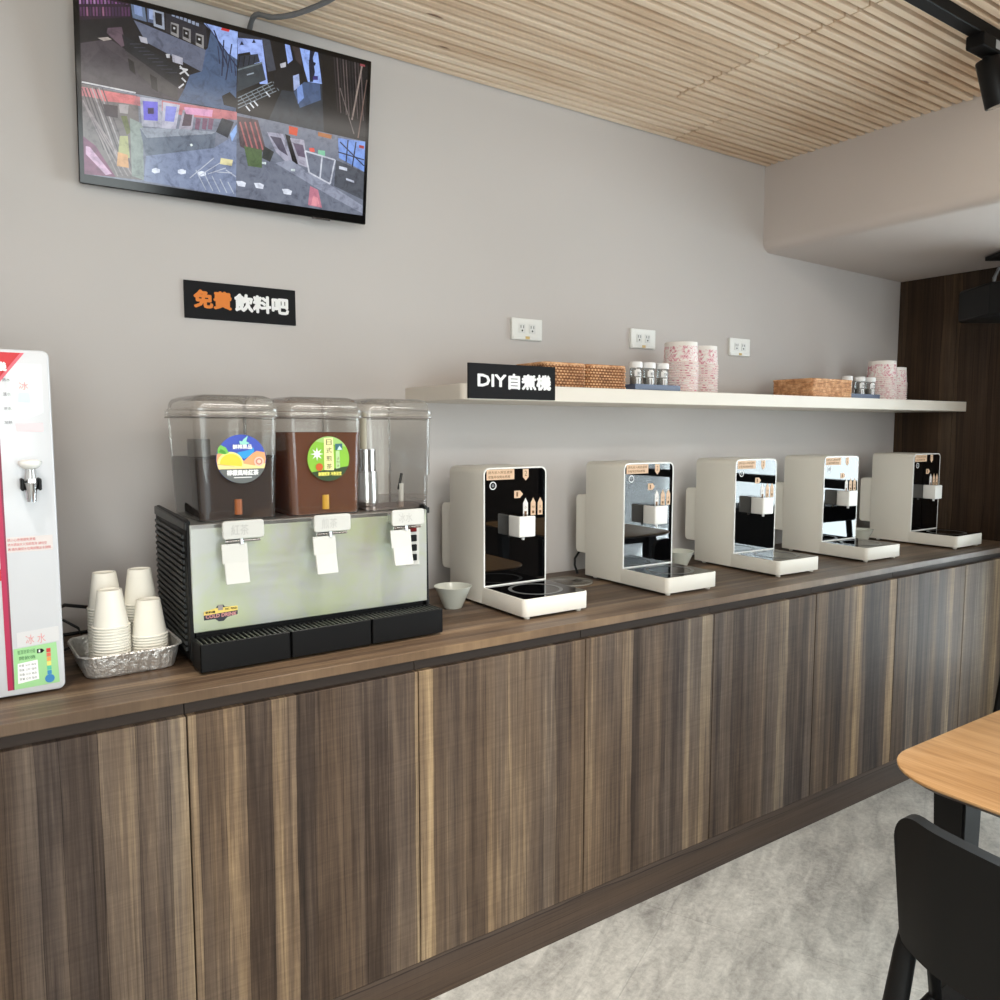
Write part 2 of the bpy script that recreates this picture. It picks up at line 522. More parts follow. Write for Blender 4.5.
def text_obj(name, s, m, parent, x0, x1, z0, z1, y, bold=0.0, ext=0.0006, keep=False):
    """lettering laid on a plane of constant local y, facing -y, filling the box"""
    cu = bpy.data.curves.new(name, 'FONT')
    cu.body = s; cu.size = 1.0; cu.resolution_u = 2
    tmp = bpy.data.objects.new('tmp', cu); COL.objects.link(tmp)
    dg = bpy.context.evaluated_depsgraph_get()
    me = bpy.data.meshes.new_from_object(tmp.evaluated_get(dg))
    bpy.data.objects.remove(tmp)
    xs = [v.co.x for v in me.vertices]; ys = [v.co.y for v in me.vertices]
    if not xs:
        return None
    ax, bx, ay, by = min(xs), max(xs), min(ys), max(ys)
    hb = bold * (z1 - z0)
    sx = (x1 - x0 - 2 * hb) / (bx - ax); sz = (z1 - z0 - 2 * hb) / (by - ay)
    src = [((v.co.x - ax) * sx + x0 + hb, (v.co.y - ay) * sz + z0 + hb) for v in me.vertices]
    fcs = [tuple(p.vertices) for p in me.polygons]
    offs = [(0, 0)] if bold == 0 else [(0, 0)] + [(hb * math.cos(q * PI / 4), hb * math.sin(q * PI / 4)) for q in range(8)]
    V, Fc = [], []
    for q, (dx, dz) in enumerate(offs):          # heavier strokes: the outline repeated around itself
        k0 = len(V)
        V += [(x + dx, y - q * 0.00003, z + dz) for x, z in src]
        Fc += [tuple(i + k0 for i in f) for f in fcs]
    bpy.data.meshes.remove(me)
    me = bpy.data.meshes.new(name); me.from_pydata(V, [], Fc); me.update()
    me.name = name
    me.materials.clear(); me.materials.append(m)
    o = bpy.data.objects.new(name, me); COL.objects.link(o)
    o.parent = parent
    return o


def flat(name, pts, y, m, parent, th=0.0006):
    return MB().prism(pts, 'y', y - th, y).build(name, m, parent)


def circ(cx, cz, r, n=32, a0=0, a1=2 * PI):
    return [(cx + r * math.cos(a0 + (a1 - a0) * i / n), cz + r * math.sin(a0 + (a1 - a0) * i / n)) for i in range(n + (0 if abs(a1 - a0 - 2 * PI) < 1e-6 else 1))]


# ------------------------------------------------------------------ dimensions
YW = 2.133          # back wall
XW = 3.775          # wood wall
ZC = 2.405          # slat underside
YF = 1.545          # cabinet fronts
ZT = 0.852          # worktop
XL, YN = -1.6, -3.1

# ------------------------------------------------------------------ setting
def struct(o):
    o['kind'] = 'structure'
    return o


struct(MB().box(XL - 0.1, XW + 0.1, YW, YW + 0.1, 0, 2.5).build('wall_back', M_WALL))
struct(MB().box(XL - 0.1, XL, YN, YW, 0, 2.5).build('wall_left', M_WALL))
ww = struct(MB().box(XW + 0.012, XW + 0.1, 1.40, YW, 0, 2.5).build('wall_right', M_DARK))
ye = [YW, 2.112, 1.86, 1.62, 1.40]
for a, b in zip(ye, ye[1:]):
    MB().box(XW, XW + 0.012, b + 0.0008, a - 0.0008, 0.0, 2.06, 0.0008, 1).build('panel', M_WOODWALL, ww)

# floor of square tiles, thin joints
fl = struct(MB().box(XL, XW, YN, YW, -0.05, -0.003).build('floor', mat('joint_grey', (150, 148, 143), 0.8)))
struct(MB().box(XW, 6.0, YN, YW, -0.06, -0.01).build('floor_outside', mat('pavement', (170, 170, 168), 0.9)))
TS = 0.60
ca_, sa_ = math.cos(math.radians(26.0)), math.sin(math.radians(26.0))


def clip(poly, f):
    out = []
    for i in range(len(poly)):
        p, q = poly[i], poly[(i + 1) % len(poly)]
        fp_, fq_ = f(p), f(q)
        if fp_ >= 0: out.append(p)
        if fp_ * fq_ < 0:
            k_ = fp_ / (fp_ - fq_); out.append((p[0] + (q[0] - p[0]) * k_, p[1] + (q[1] - p[1]) * k_))
    return out


for i in range(-9, 14):
    for j in range(-12, 9):
        sh_ = 0.0
        q = [(i * TS + 0.0004, j * TS + 0.0004), ((i + 1) * TS - 0.0004, j * TS + 0.0004), ((i + 1) * TS - 0.0004, (j + 1) * TS - 0.0004), (i * TS + 0.0004, (j + 1) * TS - 0.0004)]
        q = [(1.567 + x * ca_ - y * sa_, 1.471 + x * sa_ + y * ca_) for x, y in q]
        for f in (lambda p: p[0] - XL, lambda p: XW - p[0], lambda p: p[1] - YN, lambda p: YW - p[1]):
            q = clip(q, f)
            if len(q) < 3: break
        if len(q) < 3: continue
        ar = abs(sum(q[k][0] * q[(k + 1) % len(q)][1] - q[(k + 1) % len(q)][0] * q[k][1] for k in range(len(q)))) / 2
        if ar < 0.004: continue
        MB().prism(q, 'z', -0.003, 0.0, 0.0003, 1).build('tile', M_FLOOR, fl)

# ceiling: pine slats on a brown backing
ce = struct(MB().box(XL, XW, YN, YW, 2.437, 2.5).build('ceiling', M_SLATBACK))
PITCH = 0.0335
sl_cache = {}


def slat(x0, x1, y0):
    key = round(x1 - x0, 4)
    if key not in sl_cache:
        o = MB().box(0, x1 - x0, 0, 0.0203, 0, 0.032, 0.0020, 2).build('slat', M_SLAT, ce)
        sl_cache[key] = o.data
    else:
        o = bpy.data.objects.new('slat', sl_cache[key]); COL.objects.link(o); o.parent = ce
    o.location = (x0, y0, ZC + (random.random() - 0.5) * 0.003)


k = 0
y = YW - 0.0212 - 0.006
while y > 0.55:
    near = y > 1.86
    xe = 2.742
    joint = 2.205 if near else 1.93 + (0.0 if k % 2 else 0.004)
    slat(-0.55, joint - 0.003, y)
    slat(joint + 0.003, xe, y)
    slat(XL, -0.556, y)
    y -= PITCH; k += 1
far = MB()
while y > YN:
    far.box(XL, 2.742 if y > -0.6 else XW, y, y + 0.0212, ZC, ZC + 0.032)
    y -= PITCH
far = far.build('slat_field', M_SLAT, ce); far['kind'] = 'stuff'

# dropped beam with a rounded lower edge
R = 0.045
prof = [(2.740, 2.5), (2.740, 2.068 + R)]
for i in range(1, 9):
    a = PI + i / 8 * PI / 2
    prof.append((2.740 + R + R * math.cos(a), 2.068 + R + R * math.sin(a)))
prof += [(XW, 2.052), (XW, 2.5)]
struct(MB().prism(prof, 'y', -0.7, YW).build('trim_1', M_BEAM, smooth=True, angle=30))

# far side glazing (only met in the glossy fronts) and shop front behind the camera
wf = struct(MB().box(XW, XW + 0.08, 1.34, 1.40, 0, 2.07).box(XW, XW + 0.08, -1.46, -1.40, 0, 2.07).box(XW, XW + 0.08, -1.40, 1.34, 1.98, 2.07)
            .box(XW, XW + 0.08, -1.40, 1.34, 0.0, 0.10).box(XW, XW + 0.08, -0.06, 0.0, 0.10, 1.98).box(XW, XW + 0.08, -1.40, 1.34, 1.03, 1.075).build('window_1', M_BLACKMATTE))
for a, b in ((-1.40, -0.06), (0.0, 1.34)):
    for c_, d in ((0.10, 1.03), (1.075, 1.98)):
        MB().box(XW + 0.035, XW + 0.041, a, b, c_, d).build('pane', M_GLASS, wf)
struct(MB().box(XW, XW + 0.1, YN, -1.46, 0, 2.5).build('wall_side', mat('side_wall_dark', (70, 64, 60), 0.7)))
wf2 = struct(MB().box(XL, XL + 0.06, YN, YN + 0.08, 0, 2.43).box(XW - 0.06, XW, YN, YN + 0.08, 0, 2.43).box(XL + 0.06, XW - 0.06, YN, YN + 0.08, 2.3, 2.43)
             .box(1.06, 1.12, YN, YN + 0.08, 0, 2.3).box(-0.28, -0.22, YN, YN + 0.08, 0, 2.3).build('window_2', M_BLACKMATTE))
struct(MB().box(1.12, XW - 0.06, YN + 0.005, YN + 0.075, 0, 2.3).build('wall_front', mat('front_wall_brown', (62, 50, 42), 0.8)))
for a, b in ((XL + 0.06, -0.28), (-0.22, 1.06)):
    MB().box(a, b, YN + 0.03, YN + 0.036, 0.0, 2.3).build('pane', M_GLASS, wf2)

# ------------------------------------------------------------------ cabinets and worktop
MB().box(-0.70, XW, YF - 0.008, YW - 0.001, ZT - 0.021, ZT, 0.0012, 1).build('worktop', M_TOP)
wt = bpy.data.objects['worktop']
tag(wt, 'long brown wood-grain worktop carrying the drink dispenser and the cookers', 'worktop')
pl = MB().box(-0.70, XW, YF + 0.002, YF + 0.03, 0.0, 0.104).build('plinth', M_KICK)
tag(pl, 'dark brown wood-grain plinth running along the floor under the cabinet doors', 'plinth')
edges = [-0.67, -0.172, 0.323, 0.822, 1.315, 1.812, 2.313, 2.806, 3.308, XW]
wheres = ['off beyond the water dispenser at the near end of the worktop', 'under the white water dispenser, nearest whole door on the left',
          'under the left part of the three-tank drink dispenser', 'under the small bowl beside the drink dispenser',
          'under the first cooker beside the drink dispenser', 'under the second cooker from the drink dispenser',
          'under the third cooker from the drink dispenser', 'under the fourth cooker from the drink dispenser',
          'under the last cooker, narrow, ending at the dark wood wall']
for (a, b), wh in zip(zip(edges, edges[1:]), wheres):
    th = thing('cabinet', 'brown wood-grain base cabinet ' + wh, 'cabinet', (a, YF, 0.104), 0, 'base cabinets in a row under the worktop')
    MB().box(0.001, b - a - 0.001, 0.0205, 0.55, 0.0, ZT - 0.021 - 0.104 - 0.001).build('carcass', mat('carcass_brown', (58, 47, 40), 0.7), th)
    MB().box(0.0016, b - a - 0.0016, 0.0, 0.018, 0.002, 0.802 - 0.104, 0.0009, 1).build('door', M_CAB, th)

# ------------------------------------------------------------------ shelf
sp = [(1.10 + 0.0, YW), (XW, YW), (XW, 1.80)]
rr = 0.022
for i in range(7):
    a = 1.5 * PI - i / 6 * PI / 2
    sp.append((1.10 + rr + rr * math.cos(a), 1.80 + rr + rr * math.sin(a)))
sh = MB().prism(sp, 'z', 1.427, 1.470, 0.0012, 1).build('wall_shelf', M_SHELF)
tag(sh, 'long pale floating wall shelf above the cookers', 'shelf')

# ------------------------------------------------------------------ signs
s1 = thing('wall_sign', 'charcoal sign with orange and white characters on the wall under the television', 'sign', (0.476, YW, 1.63))
MB().box(0, 0.289, -0.006, -0.0002, 0, 0.094, 0.0006, 1).build('board', M_SIGN, s1)
text_obj('lettering', '免費', M_ORANGE, s1, 0.022, 0.118, 0.026, 0.073, -0.0068, 0.05)
text_obj('lettering', '飲料吧', M_WHITE, s1, 0.124, 0.270, 0.025, 0.072, -0.0068, 0.05)
s2 = thing('shelf_sign', 'charcoal sign with bold white lettering fixed to the shelf front', 'sign', (1.112, 1.7995, 1.430))
MB().box(0, 0.292, -0.006, -0.0002, 0, 0.094, 0.0006, 1).build('board', M_SIGN, s2)
text_obj('lettering', 'DIY', M_WHITE, s2, 0.028, 0.122, 0.032, 0.066, -0.0068, 0.05)
text_obj('lettering', '自煮機', M_WHITE, s2, 0.128, 0.276, 0.026, 0.070, -0.0068, 0.05)

# ------------------------------------------------------------------ outlets
def outlet(x, z, label):
    t_ = thing('wall_outlet', label, 'outlet', (x, YW, z), 0, 'white double sockets in a row above the shelf')
    MB().box(0, 0.122, -0.011, -0.0002, 0, 0.070, 0.002, 2).build('plate', M_OUTLET, t_)
    MB().box(0.003, 0.119, -0.014, -0.011, 0.002, 0.013, 0.001, 1).build('label_strip', M_OUTLET, t_)
    for cx in (0.040, 0.081):
        f = MB().box(cx - 0.013, cx + 0.013, -0.0125, -0.011, 0.022, 0.052, 0.001, 1).build('socket', mat('socket_white', (226, 227, 224), 0.35), t_)
        MB().box(cx - 0.0065, cx - 0.0045, -0.0130, -0.0125, 0.038, 0.047).box(cx + 0.0045, cx + 0.0065, -0.0130, -0.0125, 0.038, 0.047).prism(circ(cx, 0.030, 0.003, 10), 'y', -0.0130, -0.0125).build('slot_inlay', M_BLACK, f)
    MB().box(0.052, 0.069, -0.0146, -0.014, 0.003, 0.012).build('sticker', mat('amber_sticker', (214, 186, 120), 0.5), t_)


outlet(1.482, 1.638, 'white double socket just above the sign on the shelf')
outlet(2.006, 1.640, 'white double socket above the jars beside the tall pink bowls')
outlet(2.541, 1.640, 'white double socket on bare wall between the pink bowls and the wide basket')

# ------------------------------------------------------------------ television
tv = thing('television', 'black wall-mounted television tilted forward, showing four dim security camera views', 'television', (0.601, 2.09, 1.915), (0.14, 0, -0.034))
TW, THH = 0.706, 0.417
MB().box(-TW / 2, TW / 2, 0.0, 0.012, 0, THH, 0.002, 1).build('bezel', mat('tv_black', (12, 12, 13), 0.12, spec=0.5), tv)
MB().box(-TW / 2 + 0.05, TW / 2 - 0.05, 0.012, 0.034, 0.03, THH - 0.06, 0.008, 2).build('rear_cover', M_BLACKMATTE, tv)
MB().box(-0.12, 0.12, 0.034, 0.05, 0.12, 0.30, 0.002, 1).build('wall_bracket', M_BLACKMATTE, tv)
MB().box(0.20, 0.25, -0.001, 0.006, -0.004, 0.001).build('logo_tab', M_CHROME, tv)

# the picture on the screen: flat colour patches in picture coordinates of the set
import numpy as np


def homog(src, dst):
    A = []
    for (x, y), (u, v) in zip(src, dst):
        A.append([x, y, 1, 0, 0, 0, -u * x, -u * y, -u]); A.append([0, 0, 0, x, y, 1, -v * x, -v * y, -v])
    return np.linalg.svd(np.array(A, float))[2][-1].reshape(3, 3)


HG = homog([(79.6, 182.9), (365.8, 224.7), (371.9, 61.4), (72.8, -17.7)], [(-TW / 2, 0), (TW / 2, 0), (TW / 2, THH), (-TW / 2, THH)])


def SC(x, y):
    q = HG @ np.array([x, y, 1.0]); return q[0] / q[2], q[1] / q[2]


patches = []   # (depth order, polygon, colour)


def pp(pts, c): patches.append((pts, c))


def line(x0, y0, x1, y1, wd, c):
    dx, dy = x1 - x0, y1 - y0; L = math.hypot(dx, dy); nx, ny = -dy / L * wd / 2, dx / L * wd / 2
    pp([(x0 + nx, y0 + ny), (x1 + nx, y1 + ny), (x1 - nx, y1 - ny), (x0 - nx, y0 - ny)], c)


rnd = random.Random(3)
# view one, upper left
pp([(75, -14), (238, 28), (237, 113), (79, 83)], (24, 22, 26))
pp([(81, 43), (110, 39), (200, 100), (190, 103), (80, 83)], (70, 63, 68))
pp([(104, 45), (125, 60), (150, 83), (172, 97), (128, 92), (81, 70)], (62, 56, 62))
pp([(75, -10), (130, 2), (131, 17), (80, 20)], (42, 26, 42))
for i in range(16):
    x = 80 + i * 3.2; pp([(x, 7), (x + 1.8, 7), (x + 2.3, 16), (x + 0.5, 16)], rnd.choice([(110, 70, 100), (86, 50, 84), (140, 92, 118), (60, 40, 66)]))
for i in range(14):
    x = 79 + i * 3.6; pp([(x, -6 + i * .8), (x + 2, -6 + i * .8), (x + 2.5, 4), (x + 0.5, 4)], rnd.choice([(130, 80, 130), (96, 60, 104), (160, 120, 160)]))
pp([(98, 38), (108, 37), (112, 39.5), (104, 41)], (170, 160, 150))
pp([(134, 20), (144, 24), (206, 50), (202, 72), (146, 42)], (98, 104, 122))
pp([(206, 50), (209, 47), (208, 62), (202, 72)], (76, 94, 126))
pp([(131, 0), (145, 4), (147, 22), (133, 18)], (96, 112, 136)); pp([(134, 4), (142, 6), (143, 17), (135, 14)], (130, 150, 190))
pp([(147, 5), (155, 7), (156, 24), (148, 22)], (80, 92, 118)); pp([(149, 8), (154, 9), (154.5, 20), (149.5, 19)], (150, 168, 205))
pp([(153, 8), (164, 11), (165, 30), (154, 26)], (150, 158, 172)); pp([(155, 12), (162, 14), (162.5, 26), (156, 24)], (20, 22, 30))
pp([(166, 12), (206, 26), (208, 48), (166, 32)], (40, 40, 48))
for x, y in ((171, 22), (183, 27), (196, 33)):
    pp([(x, y), (x + 8, y + 2.5), (x + 8, y + 16), (x, y + 12)], (140, 138, 136)); pp([(x + 0.5, y + 2), (x + 6, y + 4), (x + 6, y + 12), (x + 0.5, y + 9.5)], (18, 18, 22))
    pp([(x + 2.5, y + 5), (x + 4.5, y + 5.6), (x + 4.5, y + 7.6), (x + 2.5, y + 7)], (200, 200, 198))
for i in range(7): pp([(172 + i * 4, 13 + i * 1.6), (175 + i * 4, 13.6 + i * 1.6), (175 + i * 4, 17 + i * 1.6), (172 + i * 4, 16 + i * 1.6)], (150, 160, 180))
pp([(208, 48), (212, 20), (238, 26), (237, 112), (178, 101), (185, 88), (190, 75), (203, 71)], (72, 92, 122))
pp([(200, 14), (238, 24), (238, 60), (226, 52), (214, 34), (204, 20)], (156, 180, 236))
pp([(222, 22), (230, 24), (229, 32), (221, 30)], (210, 60, 60))
for a, b in (((206, 18), (238, 68)), ((214, 30), (228, 66)), ((224, 40), (222, 76)), ((232, 44), (226, 80))): line(*a, *b, 1.3, (34, 40, 66))
for i in range(5): line(218 + i * 4, 46 + i * 3, 220 + i * 4, 64 + i * 3, 1.0, (44, 50, 76))
pp([(108, 28), (122, 27), (126, 45), (122, 47), (107, 33)], (96, 78, 88))
pp([(122, 34), (136, 42), (180, 68), (178, 88), (126, 52)], (26, 28, 34))
for i in range(9): line(130 + i * 4.5, 44 + i * 3.6, 141 + i * 4.5, 44 + i * 3.6, 0.6, (64, 68, 78))
pp([(125, 50), (178, 88), (178, 100), (160, 92), (140, 76)], (66, 62, 62))
pp([(128, 58), (134, 62), (136, 75), (130, 70)], (22, 20, 22)); pp([(150, 74), (157, 78), (158, 92), (152, 88)], (20, 18, 20))
pp([(139, 36), (147, 38), (148, 44), (141, 42)], (170, 170, 178)); pp([(172, 54), (183, 58), (183, 65), (173, 62)], (176, 176, 186))
pp([(166, 54), (170, 54), (170, 58), (167, 58)], (200, 200, 200))
for a, b in (((180, 68), (188, 70)), ((180, 74), (187, 70)), ((182, 78), (186, 82)), ((180, 66), (189, 76)), ((179, 88), (184, 84))): line(*a, *b, 1.6, (206, 206, 206))
pp([(222, 96), (230, 92), (237, 99), (236, 108), (224, 105)], (10, 10, 12))
# view two, upper right
pp([(238, 28), (370, 62), (367, 142), (236, 113)], (20, 19, 21))
pp([(238, 38), (262, 38), (268, 84), (260, 84), (250, 52), (238, 54)], (158, 180, 240))
pp([(239, 31), (262, 36), (262, 40), (239, 38)], (40, 42, 50))
for x, y in ((240, 41), (252, 39)): pp([(x, y + 4), (x + 2, y), (x + 4, y + 4)], (20, 24, 50))
pp([(262, 36), (270, 38), (276, 70), (268, 72)], (66, 70, 80))
pp([(285, 42), (290, 43), (293, 60), (288, 64)], (150, 176, 240))
pp([(292, 44), (301, 45), (302, 66), (296, 60)], (58, 50, 50))
pp([(300, 46), (318, 50), (322, 84), (308, 82), (304, 68)], (150, 178, 240))
pp([(310, 50), (315, 50), (313, 58), (315, 72), (313, 82), (310, 82), (309, 66)], (24, 30, 50)); pp([(309, 60), (316, 63), (315, 66), (309, 64)], (24, 30, 50))
pp([(313, 76), (318, 76), (318, 80), (313, 80)], (60, 50, 120))
pp([(238, 56), (258, 54), (260, 62), (238, 68)], (48, 54, 66))
for i in range(4): line(240 + i * 5, 56, 238 + i * 5, 70, 1.0, (20, 22, 30))
pp([(238, 68), (262, 62), (266, 80), (237, 92)], (56, 64, 70)); line(238, 70, 262, 63, 1.4, (110, 120, 124)); line(247, 75, 254, 73, 1.4, (150, 160, 170))
for i in range(4): line(238, 98 + i * 3.4, 272 + i * 1.5, 82 + i * 3.0, 0.9, (130, 140, 146))
for i in range(7): line(240 + i * 5.5, 96 - i * 2.4, 246 + i * 5.5, 104 - i * 2.2, 0.8, (116, 126, 132))
for x, y in ((246, 106), (250, 103), (254, 101), (266, 92)): line(x, y, x + 4, y + 5, 1.3, (222, 226, 230))
pp([(274, 72), (298, 62), (300, 74), (280, 90), (274, 86)], (22, 22, 26)); pp([(293, 76), (299, 74), (300, 86), (294, 91)], (164, 180, 220))
pp([(280, 64), (286, 62), (286, 67), (281, 68)], (190, 190, 196))
pp([(282, 90), (294, 92), (304, 82), (322, 84), (324, 134), (268, 121)], (42, 50, 58))
pp([(294, 92), (304, 82), (320, 84), (321, 100), (300, 108)], (70, 90, 124))
pp([(297, 88), (302, 84), (304, 98), (298, 104)], (120, 150, 210))
pp([(323, 52), (334, 54), (336, 100), (330, 100), (324, 90)], (16, 14, 14))
for i in range(10): line(334 + i * 3.0, 57 + i * .6, 338 + i * 2.8, 112 + i * 1.0, 1.0, rnd.choice([(70, 60, 60), (96, 84, 82), (50, 44, 46)]))
line(362, 66, 352, 120, 1.6, (150, 134, 124)); line(367, 80, 358, 138, 1.2, (120, 96, 86)); line(340, 88, 354, 134, 1.0, (110, 100, 96))
pp([(360, 63), (365, 64), (365, 67), (360, 66)], (150, 70, 76))
# view three, lower left
pp([(79, 83), (237, 113), (236, 200), (82, 175)], (126, 132, 146))
pp([(79, 83), (138, 96), (142, 180), (82, 175)], (118, 112, 110))
pp([(78, 86), (140, 97), (237, 112), (237, 120), (190, 117), (140, 106), (78, 95)], (196, 122, 126))
pp([(100, 90), (136, 96), (134, 104), (102, 101)], (216, 120, 120)); line(82, 82, 136, 93, 1.5, (206, 206, 206))
for i in range(7): line(82 + i * 3.4, 88, 104 + i * 5.0, 150 + i * 4, 1.3, rnd.choice([(80, 74, 78), (168, 162, 162), (96, 88, 92)]))
for i in range(4): line(83 + i * 3, 100 + i * 5, 118 + i * 5, 176, 1.2, rnd.choice([(74, 66, 70), (150, 140, 140)]))
pp([(82, 136), (96, 146), (116, 177), (84, 174)], (120, 66, 96)); pp([(86, 146), (90, 147), (112, 174), (106, 175), (86, 154)], (206, 170, 196))
pp([(103, 104), (118, 106), (118, 118), (106, 116)], (70, 58, 62))
pp([(119, 104), (129, 105), (128, 114), (120, 113)], (164, 158, 158)); pp([(121, 116), (127, 116), (131, 132), (127, 135)], (104, 110, 64))
pp([(120, 136), (128, 136), (130, 158), (118, 158)], (170, 174, 120)); pp([(118, 152), (128, 155), (129, 168), (117, 166)], (208, 160, 108))
pp([(130, 118), (143, 124), (144, 180), (132, 176)], (142, 154, 146))
pp([(140, 97), (162, 100), (162, 128), (142, 126)], (176, 178, 190)); pp([(143, 101), (158, 102), (158, 121), (144, 120)], (110, 104, 210)); pp([(148, 108), (154, 108), (154, 114), (148, 114)], (60, 44, 80))
pp([(163, 102), (180, 105), (176, 130), (162, 128)], (190, 190, 204)); pp([(166, 106), (177, 107), (174, 122), (165, 121)], (136, 142, 216))
pp([(183, 110), (195, 110), (192, 131), (179, 129)], (170, 166, 178)); pp([(185, 112), (193, 112), (191, 126), (182, 126)], (90, 76, 86))
for x in (196, 203, 209): pp([(x, 118), (x + 5, 119), (x + 3, 130), (x - 1, 129)], (126, 92, 112))
pp([(184, 107), (213, 110), (212, 117), (186, 114)], (220, 160, 194))
pp([(140, 128), (216, 132), (214, 150), (146, 156)], (112, 122, 136)); pp([(140, 128), (182, 129), (216, 132), (212, 134), (147, 138)], (156, 164, 174))
pp([(146, 156), (214, 148), (237, 134), (236, 198), (144, 181)], (134, 146, 172))
pp([(222, 118), (234, 122), (228, 138), (216, 132)], (60, 64, 70)); pp([(230, 134), (237, 124), (238, 130), (232, 142)], (150, 184, 236))
for x, y in ((152, 171), (178, 172), (198, 174)):
    pp([(x, y - 2), (x + 4, y - 3), (x + 8, y - 1.5), (x + 8, y + 1.5), (x + 3, y + 2.5), (x, y + 1)], (232, 240, 252))
pp([(190, 144.5), (192, 143.5), (193, 145.5), (191, 146.5)], (240, 250, 245))
pp([(221, 158), (233, 160), (232, 166), (220, 164)], (228, 220, 170))
for i in range(5): line(190 + i * 9, 178 - i * 2, 214 + i * 6, 158 + i * 5, 0.9, (196, 202, 214)); line(196 + i * 8, 170 + i * 3, 206 + i * 7, 190 + i * 1.0, 0.9, (186, 194, 206))
# view four, lower right
pp([(237, 113), (367, 142), (365, 216), (236, 200)], (118, 124, 138))
pp([(237, 116), (258, 120), (266, 150), (256, 156), (240, 146)], (96, 82, 84))
for i in range(4): line(240 + i * 5, 122, 248 + i * 5, 150, 1.6, (176, 110, 108))
pp([(244, 146), (262, 150), (262, 168), (248, 166)], (92, 112, 76)); pp([(264, 146), (274, 152), (270, 162), (262, 158)], (58, 62, 60))
pp([(267, 132), (283, 134), (294, 164), (288, 164), (276, 152)], (168, 168, 184)); pp([(270, 136), (281, 138), (288, 156), (279, 150)], (82, 78, 96))
pp([(285, 134), (290, 136), (298, 164), (293, 164)], (16, 14, 20))
pp([(290, 138), (304, 140), (308, 168), (298, 164)], (172, 170, 184)); pp([(293, 143), (303, 145), (306, 158), (298, 156)], (104, 92, 112))
pp([(289, 126), (298, 128), (297, 136), (289, 134)], (206, 82, 52)); pp([(318, 132), (332, 135), (331, 139), (318, 136)], (170, 108, 60))
pp([(309, 148), (314, 148), (315, 152), (310, 152)], (226, 96, 84)); pp([(318, 150), (325, 151), (325, 156), (318, 156)], (130, 196, 160))
for a, b in (((305, 151), (335, 160)), ((335, 160), (330, 184)), ((308, 172), (330, 184)), ((305, 151), (309, 172)), ((322, 157), (320, 178))): line(*a, *b, 1.5, (206, 210, 220))
pp([(275, 163), (291, 160), (310, 174), (332, 186), (364, 206), (365, 214), (330, 196)], (150, 156, 172))
pp([(338, 138), (366, 142), (365, 172), (350, 164), (339, 158)], (120, 156, 226))
for a, b in (((340, 142), (364, 166)), ((348, 140), (346, 162)), ((356, 142), (352, 168)), ((338, 152), (364, 160))): line(*a, *b, 1.2, (30, 36, 56))
pp([(359, 145), (364, 146), (364, 149), (359, 148)], (160, 46, 50))
pp([(336, 160), (364, 172), (363, 200), (334, 186)], (84, 88, 96)); pp([(339, 166), (347, 168), (347, 171), (339, 169)], (214, 220, 232)); pp([(346, 178), (354, 181), (354, 183), (346, 180)], (200, 206, 220))
for x, y in ((254, 186), (282, 192), (236, 184)):
    pp([(x, y - 3), (x + 6, y - 3), (x + 10, y - 1), (x + 9, y + 3), (x + 2, y + 2)], (230, 236, 246))
for x, y in ((262, 163), (291, 170)): pp([(x, y - 1), (x + 4, y - 1), (x + 4, y + 1.5), (x, y + 1)], (226, 240, 238))
pp([(310, 186), (318, 190), (322, 208), (308, 205)], (196, 128, 144)); pp([(313, 196), (318, 198), (320, 207), (311, 205)], (224, 150, 160))

M_SCREEN = bpy.data.materials.new('screen_picture'); M_SCREEN.use_nodes = True
t = NT(M_SCREEN)
ca = t.n('ShaderNodeVertexColor'); ca.layer_name = 'pic'
sn = t.noise(t.pos((1, 1, 1), obj=True), 42, 5, 0.7, 0.6)
sn = t.ramp(sn, [(0.30, (176, 176, 182)), (0.5, (236, 236, 240)), (0.68, (255, 255, 255))])
t.l(t.mulcol(ca.outputs[0], sn), t.b.inputs['Emission Color'])
t.b.inputs['Emission Strength'].default_value = 0.76
t.b.inputs['Base Color'].default_value = (0.01, 0.01, 0.01, 1)
t.b.inputs['Roughness'].default_value = 0.12
vs, fs, cols = [], [], []
for i, (pts, c) in enumerate(patches):
    # keep to the lit area and stack the patches in the order painted
    P = [SC(*p) for p in pts]
    P = [(min(max(x, -TW / 2 + 0.011), TW / 2 - 0.011), min(max(z, 0.021), THH - 0.013)) for x, z in P]
    i0 = len(vs)
    yy = -0.0004 - i * 0.000006
    vs += [(x, yy, z) for x, z in P]; fs.append(tuple(range(i0, i0 + len(P)))); cols += [(*lin(c), 1)] * len(P)
me = bpy.data.meshes.new('screen_picture'); me.from_pydata(vs, [], fs); me.update()
ca = me.color_attributes.new('pic', 'FLOAT_COLOR', 'POINT')
for i, c in enumerate(cols): ca.data[i].color = c
me.materials.append(M_SCREEN)
so = bpy.data.objects.new('screen_picture', me); COL.objects.link(so); so.parent = tv

